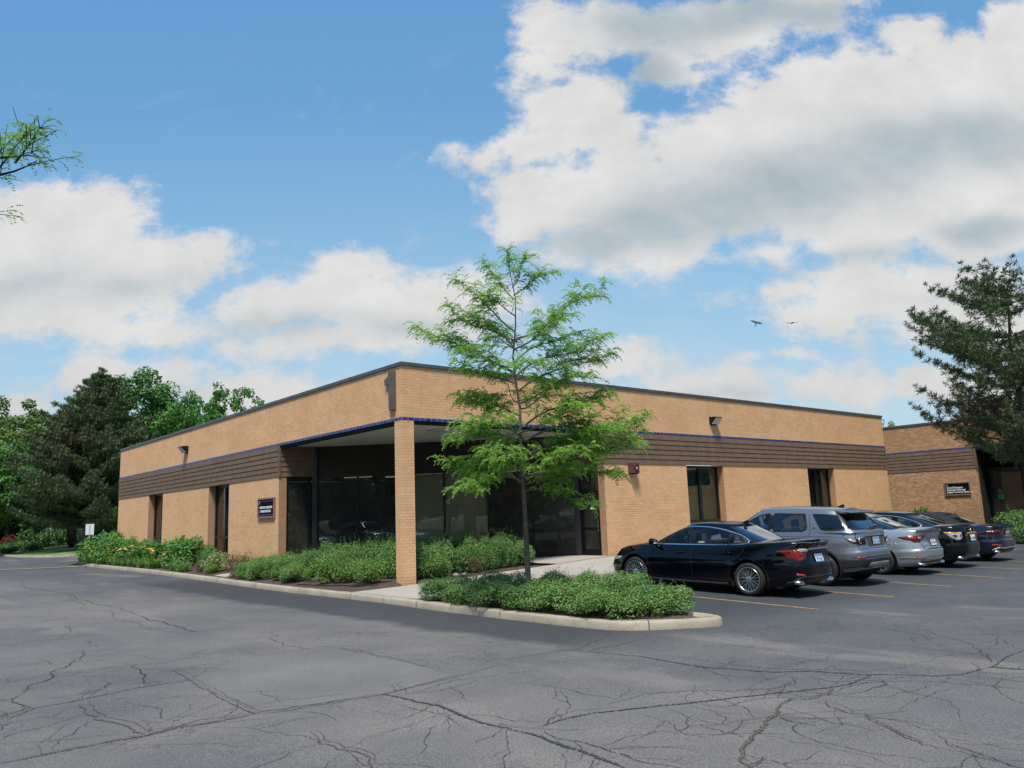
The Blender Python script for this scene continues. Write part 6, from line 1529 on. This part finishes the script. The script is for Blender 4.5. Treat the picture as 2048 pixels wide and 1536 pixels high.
bb(535,620,290,545,-.5,10,.018); bb(528,570,85,385,.4,17,.026); bb(528,540,290,510,-1.1,9,.016); bb(528,480,245,290,.2,12,.018); bb(530,430,330,330,1.1,9,.016); bb(532,380,285,195,-.3,10,.016); bb(532,320,400,240,-.7,7,.012); bb(528,260,400,105,.2,8,.012); bb(520,200,590,75,0,8,.010); bb(515,150,500,50,.1,7,.008); bb(525,230,685,145,.3,9,.012)
bb(535,420,930,245,.2,15,.020); bb(535,460,770,330,-1.0,10,.016); bb(538,520,780,400,1.2,9,.016); bb(540,590,935,415,-.2,13,.018); bb(545,640,945,500,.5,14,.020); bb(550,690,850,590,-.8,11,.018); bb(552,720,740,640,1.3,9,.016); bb(556,790,955,665,.2,13,.022); bb(558,830,860,720,-1.2,10,.018)
bb(560,860,1060,770,.3,15,.024); bb(562,900,1100,815,-.4,15,.024); bb(565,960,1095,880,.6,15,.024); bb(566,1000,1010,1015,-.3,13,.022); bb(566,980,840,930,-1.5,11,.018); bb(566,940,900,880,1.5,11,.018); bb(570,1060,870,1140,-.4,8,.014); bb(568,1040,760,1000,1.2,8,.014); bb(556,900,420,880,1.8,8,.014); bb(560,960,480,930,-1.6,8,.014); bb(545,680,470,600,1.5,7,.012); bb(540,600,620,520,-1.5,7,.012); bb(535,470,440,420,1.4,7,.012)
px_tree('honeylocust_tree', 'young honeylocust with feathery bright green leaves on the kerbed island', TRK, 16.75, BRS, .27, 11, .066, dens=13)
# mature honeylocust just out of frame on the left; one limb reaches into the picture
OV = [((-330,400),(74,322),.0,7,.045),((30,330),(92,242),.1,8,.014),((0,332),(62,262),.25,8,.012),((-30,334),(30,275),.4,7,.012),((-20,332),(70,300),-.2,6,.010),((62,290),(112,262),.1,0,.005),((40,262),(27,216),.2,0,.005),((-330,520),(12,426),.0,5,.014)]
px_tree('honeylocust_tree', 'overhanging honeylocust branch reaching in at the left edge against the sky', [(-420,1420),(-410,1000),(-390,700),(-380,520),(-370,380),(-360,200),(-350,60)], 8.5, OV, .19, 21, .11, dens=9, bark=M_BARKD)
tw_ = MB()

# ---- conifers
def conifer(name, label, base, H, R0, seed, nw, per, tuft, blade, bw_, bark, mats, crown0=.16, lean=(0,0), brown=None, prof=None, trunk_r=.3, rise=.12, tper=1.0, keep=None):
    r = random.Random(seed); root = thing(name, label, 'tree', tuple(base)); T_ = MB(); Br = MB(); N_ = MB()
    n = 24; tp = [Vector((lean[0]*(i/n), lean[1]*(i/n), H*i/n)) + Vector((math.sin(i*.9+seed)*.06, math.cos(i*.7)*.06, 0)) for i in range(n+1)]
    T_.tube([tuple(p) for p in tp], [max(.03, trunk_r*(1-.93*i/n)*(1.25 if i == 0 else 1)) for i in range(n+1)], 12); T_.build('trunk', bark, root, True)
    for w_ in range(nw):
        h = crown0 + (1-crown0)*(w_+.5)/nw; z = H*h; o = tp[min(n, int(h*n))]
        for k in range(per):
            a = r.uniform(0, 2*PI); L = R0*(prof(h) if prof else (1-h)**.75)*r.uniform(.62,1.12)
            if L < .25: L = .25
            d = Vector((math.cos(a), math.sin(a), 0)); path = []; m_ = max(5, int(L/.35))
            up0 = rise*r.uniform(.4,1.6)
            for j in range(m_+1):
                t = j/m_; path.append(o + Vector((0,0,r.uniform(-.02,.02))) + d*(L*t) + Vector((0,0, L*(up0*t + .18*t*t - .25*(1-h)*t*(1-t)))))
            if keep and not keep(path[-1]+base): continue
            Br.tube([tuple(p) for p in path], [max(.008, .05*(1-h*.6)*(1-.85*j/m_)*trunk_r/.3) for j in range(m_+1)], 5, cap=False)
            side = Vector((-d.y, d.x, 0))
            def put(p):
                bi = 1 if brown and r.random() < brown(p) else 0
                for q in range(tuft):
                    v = (rv3(r) + Vector((0,0,.35)) + d*.35).normalized(); leaf(N_, p, v.orthogonal().normalized(), v, blade*r.uniform(.7,1.2), bw_, bi)
            nt = max(2, int(L*2.6*tper))
            for j in range(nt):
                t = lerp(.30, 1.0, (j+r.random())/nt); p = path[min(m_, int(t*m_))]
                put(p + rv3(r)*.10)
                # twigs to both sides
                for sg in (-1, 1):
                    ln = L*.30*(1.15-t)*r.uniform(.5,1.2)+.12; e = (side*sg + d*.7).normalized()
                    mm = max(1, int(ln*3.2*tper))
                    if ln > .25: Br.tube([tuple(p), tuple(p+e*ln+Vector((0,0,.12*ln)))], [.012,.005], 4, cap=False)
                    for q in range(mm): put(p + e*(ln*(q+.8)/mm) + Vector((0,0,.15*ln)) + rv3(r)*.08)
            put(path[-1])
    for k in range(10): 
        p = tp[-1] + Vector((r.uniform(-.2,.2), r.uniform(-.2,.2), r.uniform(-.6,.25)))
        for q in range(tuft): v = (rv3(r)+Vector((0,0,.6))).normalized(); leaf(N_, p, v.orthogonal().normalized(), v, blade, bw_, 0)
    Br.build('branches', bark, root, True, fix=False); N_.build('crown', mats, root, fix=False); return root
p = at_z(172, 1093, .3); base = Vector((p.x, p.y, lawnz(p.x, p.y)-.05))
def leftprof(h): return interp(h, [(.0,.95),(.18,1.0),(.35,1.0),(.55,.86),(.75,.56),(.9,.32),(1,.08)])
conifer('pine_tree', 'tall dark pine with browning centre left of the building', base, 14.6, 5.7, 4, 27, 10, 19, .32, .058, M_BARKP, [M_PINE, M_PINEB], .15, (.6,.2), lambda q: .5*math.exp(-((q.z-8.6)/1.7)**2)*math.exp(-((q.x*.64-q.y*.5)/1.6)**2)*(1 if (q.x*.65+q.y*.75) < .6 else .1), leftprof, .36, .10, 1.0, lambda q: not (q.z < 5.5 and (Vector((q.x,q.y,0))-Vector((base.x,base.y,0))).normalized().dot(Vector((-.64,-.76,0))) > .90))
p = at_depth(2078, 1100, 36); base = Vector((p.x, p.y, -.5))
def rprof(h): return interp(h, [(0,.5),(.25,.55),(.36,.95),(.5,1.0),(.7,.90),(.85,.74),(1,.40)])
conifer('pine_tree', 'open-branched pine at the right edge in front of the second building', base, 11.9, 4.8, 9, 15, 8, 20, .25, .030, M_BARKD, [M_PINE, M_PINEB], .27, (-.35,-.2), lambda q: .75*math.exp(-((q.z-6.0)/.5)**2) if q.length > 0 else 0, rprof, .30, .34, 1.0)
p = at_depth(212, 1088, 66); conifer('blue_spruce_tree', 'small blue spruce between the big pine and the building end', Vector((p.x, p.y, .2)), 3.4, 1.9, 13, 11, 8, 7, .22, .04, M_BARKD, [M_SPR], .08, (0,0), None, None, .09, -.05, 1.0)

# ---- broadleaf trees
def broad_mesh(seed, rx, rz, zc, trunk_h, clumps, per, L, lm, tr, bark, holes=.25):
    r = random.Random(seed); Lf = MB(); W_ = MB(); C = []
    for k in range(clumps):
        v = rv3(r); q = r.uniform(.45,1.0)**.6
        rad = 1+.30*noise.noise(v*1.7+Vector((seed,0,0)))
        p = Vector((v.x*rx*q*rad, v.y*rx*q*rad, zc+v.z*rz*q*rad))
        if p.z < trunk_h*.8: p.z = trunk_h*.8 + r.uniform(0,.6)
        C.append((p, r.uniform(.55,1.05)*rx*.24*(holes if holes > .3 else 1)))
    for p, s in C:
        for k in range(per):
            v = rv3(r)*r.uniform(.3,1.0)**.5; q = p + Vector((v.x*s, v.y*s, v.z*s*.72))
            nn = (v*.5+Vector((0,0,.55))+rv3(r)*.6).normalized(); leaf(Lf, q, nn, rv3(r)+Vector((0,0,-.3)), L*r.uniform(.7,1.25), L*.75, 0)
    W_.tube([(0,0,-.3),(0,0,.2),(.03*rx,.02*rx,trunk_h*.6),(0,.04*rx,trunk_h),(.03*rx,0,zc)], [tr*1.5,tr*1.1,tr,tr*.85,tr*.35], 10)
    Bb = MB()
    for k in range(0, clumps, max(1, clumps//16)):
        p, s = C[k]; o = Vector((0,0,trunk_h*r.uniform(.75,1.15))); m_ = o.lerp(p, .5)+Vector((0,0,.08*p.length))
        Bb.tube([tuple(o), tuple(m_), tuple(p)], [tr*.5, tr*.28, tr*.08], 6)
    return Lf.mesh('crown', lm), W_.mesh('trunk', bark, True), Bb.mesh('branches', bark, True)
def broad(name, label, meshes, loc, sc=(1,1,1), rz=0, group=None):
    t = thing(name, label, 'tree', tuple(loc), rz, group); t.scale = sc
    for nm, me in zip(('crown','trunk','branches'), meshes): link(nm, me, t)
    return t
MAP = broad_mesh(3, 5.2, 5.0, 8.6, 4.0, 150, 190, .30, [M_MAP], .30, M_BARKD)
DRK = broad_mesh(8, 5.0, 4.4, 7.4, 3.2, 120, 180, .32, [M_DKL], .42, M_BARKD)
YEL = broad_mesh(5, 5.0, 4.6, 8.2, 4.0, 110, 170, .30, [M_YGL], .28, M_BARKD)
AIR = broad_mesh(6, 3.6, 3.4, 8.6, 5.5, 120, 42, .26, [M_MAP], .13, M_BARKD, .62)
def top_tree(name, label, meshes, mt, u, vtop, D, w_, z0=0, rz=0):
    zt = at_depth(u, vtop, D).z; return broad(name, label, meshes, at_px(u, D, z0), (w_, w_, (zt-z0)/mt), rz)
def at_px(u, D, z): q = at_depth(u, 1000, D); return Vector((q.x, q.y, z))
top_tree('maple_tree', 'bright green maple rising behind the pine', MAP, 13.3, 262, 752, 78, .95, .3, .3)
top_tree('maple_tree', 'green maple just over the roof edge right of the pine', MAP, 13.3, 330, 778, 80, .72, 0, 2.1)
top_tree('airy_tree', 'thin airy tree standing over the roofline right of the maples', AIR, 11.6, 460, 764, 76, 1.0, 0, .5)
top_tree('maple_tree', 'low green tree crown behind the roof below the airy tree', MAP, 13.3, 395, 808, 84, .7, 0, 4.4)
top_tree('yellow_green_tree', 'yellow-green tree at the far left edge', YEL, 12.6, 22, 802, 92, 1.15, 0, .9)
top_tree('yellow_green_tree', 'second yellow-green treetop between the left edge and the pine', YEL, 12.6, 80, 830, 98, .9, 0, 3.9)
broad('dark_tree', 'dark broadleaf tree with forked trunk under the pine', DRK, at_px(148,72,.25), (.95,.95,.72), 1.0)
broad('dark_tree', 'dark green tree left of the pine at the picture edge', DRK, at_px(28,80,.25), (1.05,1.05,.85), 2.6)
broad('maple_tree', 'mid green tree low at the left edge before the dark trees', MAP, at_px(-20,66,.2), (.72,.72,.62), 3.4)
for k, (u, D, s) in enumerate(((70,118,.95),(-60,104,1.0),(118,122,1.0),(10,108,1.0),(200,124,1.0),(240,118,.9),(300,112,.9),(-110,96,1.0))):
    broad('background_tree', 'dark tree in the wood far behind the lawn', DRK, at_px(u,D,-2.6), (s*1.15,s*1.15,s*.95), k*1.7, 'trees of the wood behind the lawn')
top_tree('maple_tree', 'treetop peeking over the gap between the two buildings', MAP, 13.3, 1772, 845, 110, .55, 0, 1.1)
# lawn-edge shrubs, fence, house and sign glimpsed under the trees
LAW = [shrub_mesh('foliage', 1.3,1.3,1.1, 1500, .16, [M_DKL], 70+k, 14, 10) for k in range(2)]
for k, (u, v, D, h, w_) in enumerate(((8,1086,76,.9,1.0),(40,1084,74,1.0,1.1),(70,1080,76,1.7,1.4),(95,1078,78,1.9,1.3),(122,1074,80,1.7,1.2),(143,1070,84,1.2,1.0),(60,1086,72,.7,.9),(20,1088,70,.55,.9))):
    q = at_depth(u, v, D); shrub(LAW[k % 2], 'lawn_shrub', 'dark shrub at the back edge of the lawn under the trees', q.x, q.y, lawnz(q.x, q.y)-.05, (w_,w_,h/1.1), k, 'dark shrubs at the back of the lawn')
RSH = shrub_mesh('foliage', .9,.9,.9, 1200, .13, [M_REDL], 80, 12, 8)
for u, lb in ((12,'red-leaved shrub at the left picture edge on the lawn'),(30,'red-leaved shrub beside the dark lawn shrubs, the right one of two')):
    q = at_depth(u, 1075, 77); shrub(RSH, 'red_shrub', lb, q.x, q.y, lawnz(q.x,q.y)+.35, (1.0,1.0,1.1), u)
a, b_ = at_px(60,98,0), at_px(175,98,0); fn = thing('wooden_fence', 'weathered board fence under the trees behind the lawn', 'fence', tuple(a)); dv = b_-a; L = dv.length; dv.normalize(); nv = Vector((-dv.y, dv.x, 0))
M_FEN = noisy('grey_fence_board', (.10,.085,.07), (.17,.15,.125), 3, .9)
f = MB()
for k in range(int(L/.16)): q = dv*(k*.16); f.obox(tuple(q), tuple(dv*.14), tuple(nv*.02), (0,0,1.75+.05*math.sin(k*2.3)))
f.build('boards', M_FEN, fn); f = MB()
for z in (.4,1.4): f.obox(tuple(nv*.021+Vector((0,0,z))), tuple(dv*L), tuple(nv*.04), (0,0,.09))
f.build('rails', M_FEN, fn)
hs = thing('white_house', 'white house glimpsed behind the dark forked trunk', 'house', tuple(at_px(156,112,0))); hs.rotation_euler.z = .7
f = MB(); f.box(-4,4,0,6,-.3,2.7); f.build('wall', noisy('white_clapboard', (.55,.56,.54), (.66,.66,.64), 2, .8), hs)
f = MB(); f.prism([(-4.3,-.4,2.68),(4.3,-.4,2.68),(4.3,3,4.6),(-4.3,3,4.6)], (0,.15,.12)); f.prism([(-4.3,6.4,2.68),(4.3,6.4,2.68),(4.3,3.02,4.6),(-4.3,3.02,4.6)], (0,-.15,.12)); f.build('roof', mat('grey_shingle', (.14,.14,.14), .9), hs)
f = MB(); f.box(-2.4,-1.4,-.03,-.005,1.0,2.1); f.box(1.2,2.2,-.03,-.005,1.0,2.1); f.build('window', M_GLASSD, hs)
q = at_px(120,88,0); gs = thing('green_sign', 'small teal sign on posts in front of the fence', 'sign', tuple(q)); gs.rotation_euler.z = -.75
f = MB(); f.box(-.55,.55,-.03,.03,1.55,2.05); f.build('panel', mat('teal_panel', (.015,.10,.10), .5), gs)
for xx in (-.5,.5): f = MB(); f.box(xx-.04,xx+.04,-.03,.03,-.1,1.55); f.build('post', M_WHT, gs)
q = at_depth(178, 1092, 56); zq = lawnz(q.x, q.y); sg = thing('post_sign', 'blank white back of a small sign on a white post before the pine', 'sign', (q.x, q.y, zq)); sg.rotation_euler.z = -.72
k_ = 56/F_PX
f = MB(); f.box(-.30,.30,-.012,.0,1.40,2.15); o = f.build('panel', mat('sign_white', (.62,.64,.66), .5), sg)
f = MB(); f.box(-.035,.035,.0,.05,-.2,1.40); f.build('post', mat('post_white', (.60,.60,.58), .6), sg); f = MB(); f.box(-.03,.03,-.05,-.012,1.38,2.1); f.build('back_rail', mat('post_grey', (.42,.44,.45), .5), sg)

# ---- birds
def bird(label, u, v, D, wings, rz):
    p = at_depth(u, v, D); root = thing('bird', label, 'bird', tuple(p), rz, 'birds in flight'); b = MB()
    n = 10; b.tube([(0,.17,0),(0,.12,.01),(0,.05,.015),(0,-.05,.005),(0,-.13,0),(0,-.24,0)], [.008,.026,.04,.038,.02,.03], 8)
    m_ = mat('bird_grey', (.05,.055,.06), .8)
    for sx in (-1, 1):
        pts = [(sx*.02,.07,.02),(sx*.16,.10,.02+wings*.5),(sx*.34,-.02,.02+wings),(sx*.18,-.06,.01+wings*.5),(sx*.02,-.06,.01)]
        b.prism(pts, (0,0,.008))
    b.build('body', m_, root, True); return root
BS_ = .8
bird('small bird with spread wings flying over the right roof', 1512, 646, 42, .05, -1.15).rotation_euler = (R(50), R(20), -.9)
bird('small bird gliding seen edge-on, right of the spread one', 1584, 646.5, 44, .02, -.85)

# ---- across the drive, behind the viewer: what the glass and paintwork mirror
for src, x, y, yw, lb in ((suv.root,-17.5,-4.6,-PI/2,'grey sport utility car across the drive, mirrored in the storefront glass'),(c3.root,-17.5,-7.6,-PI/2,'silver saloon across the drive, mirrored in the storefront glass'),(c3.root,-17.5,-.6,-PI/2,'silver saloon across the drive farther along, mirrored beside the column')):
    c_ = copy_tree(src); c_.location = (x, y, gz(x, y)); c_.rotation_euler = (0,0,yw); c_['label'] = lb; c_['group'] = 'cars parked across the drive'
for k, (x, y, s) in enumerate(((-40,-6,1.0),(-38,-18,1.1),(-42,8,1.1),(-34,-32,1.0),(-20,-46,1.1),(-5,-52,1.0),(12,-48,1.1),(28,-44,1.0),(44,-50,1.1),(-36,22,1.0),(-52,-28,1.2),(60,-40,1.1))):
    broad('roadside_tree', 'green tree across the parking lot, only seen mirrored in glass and paint', (MAP, DRK)[k % 2], (x, y, -3.2), (s*1.3,s*1.3,s), k*.9, 'trees across the parking lot')
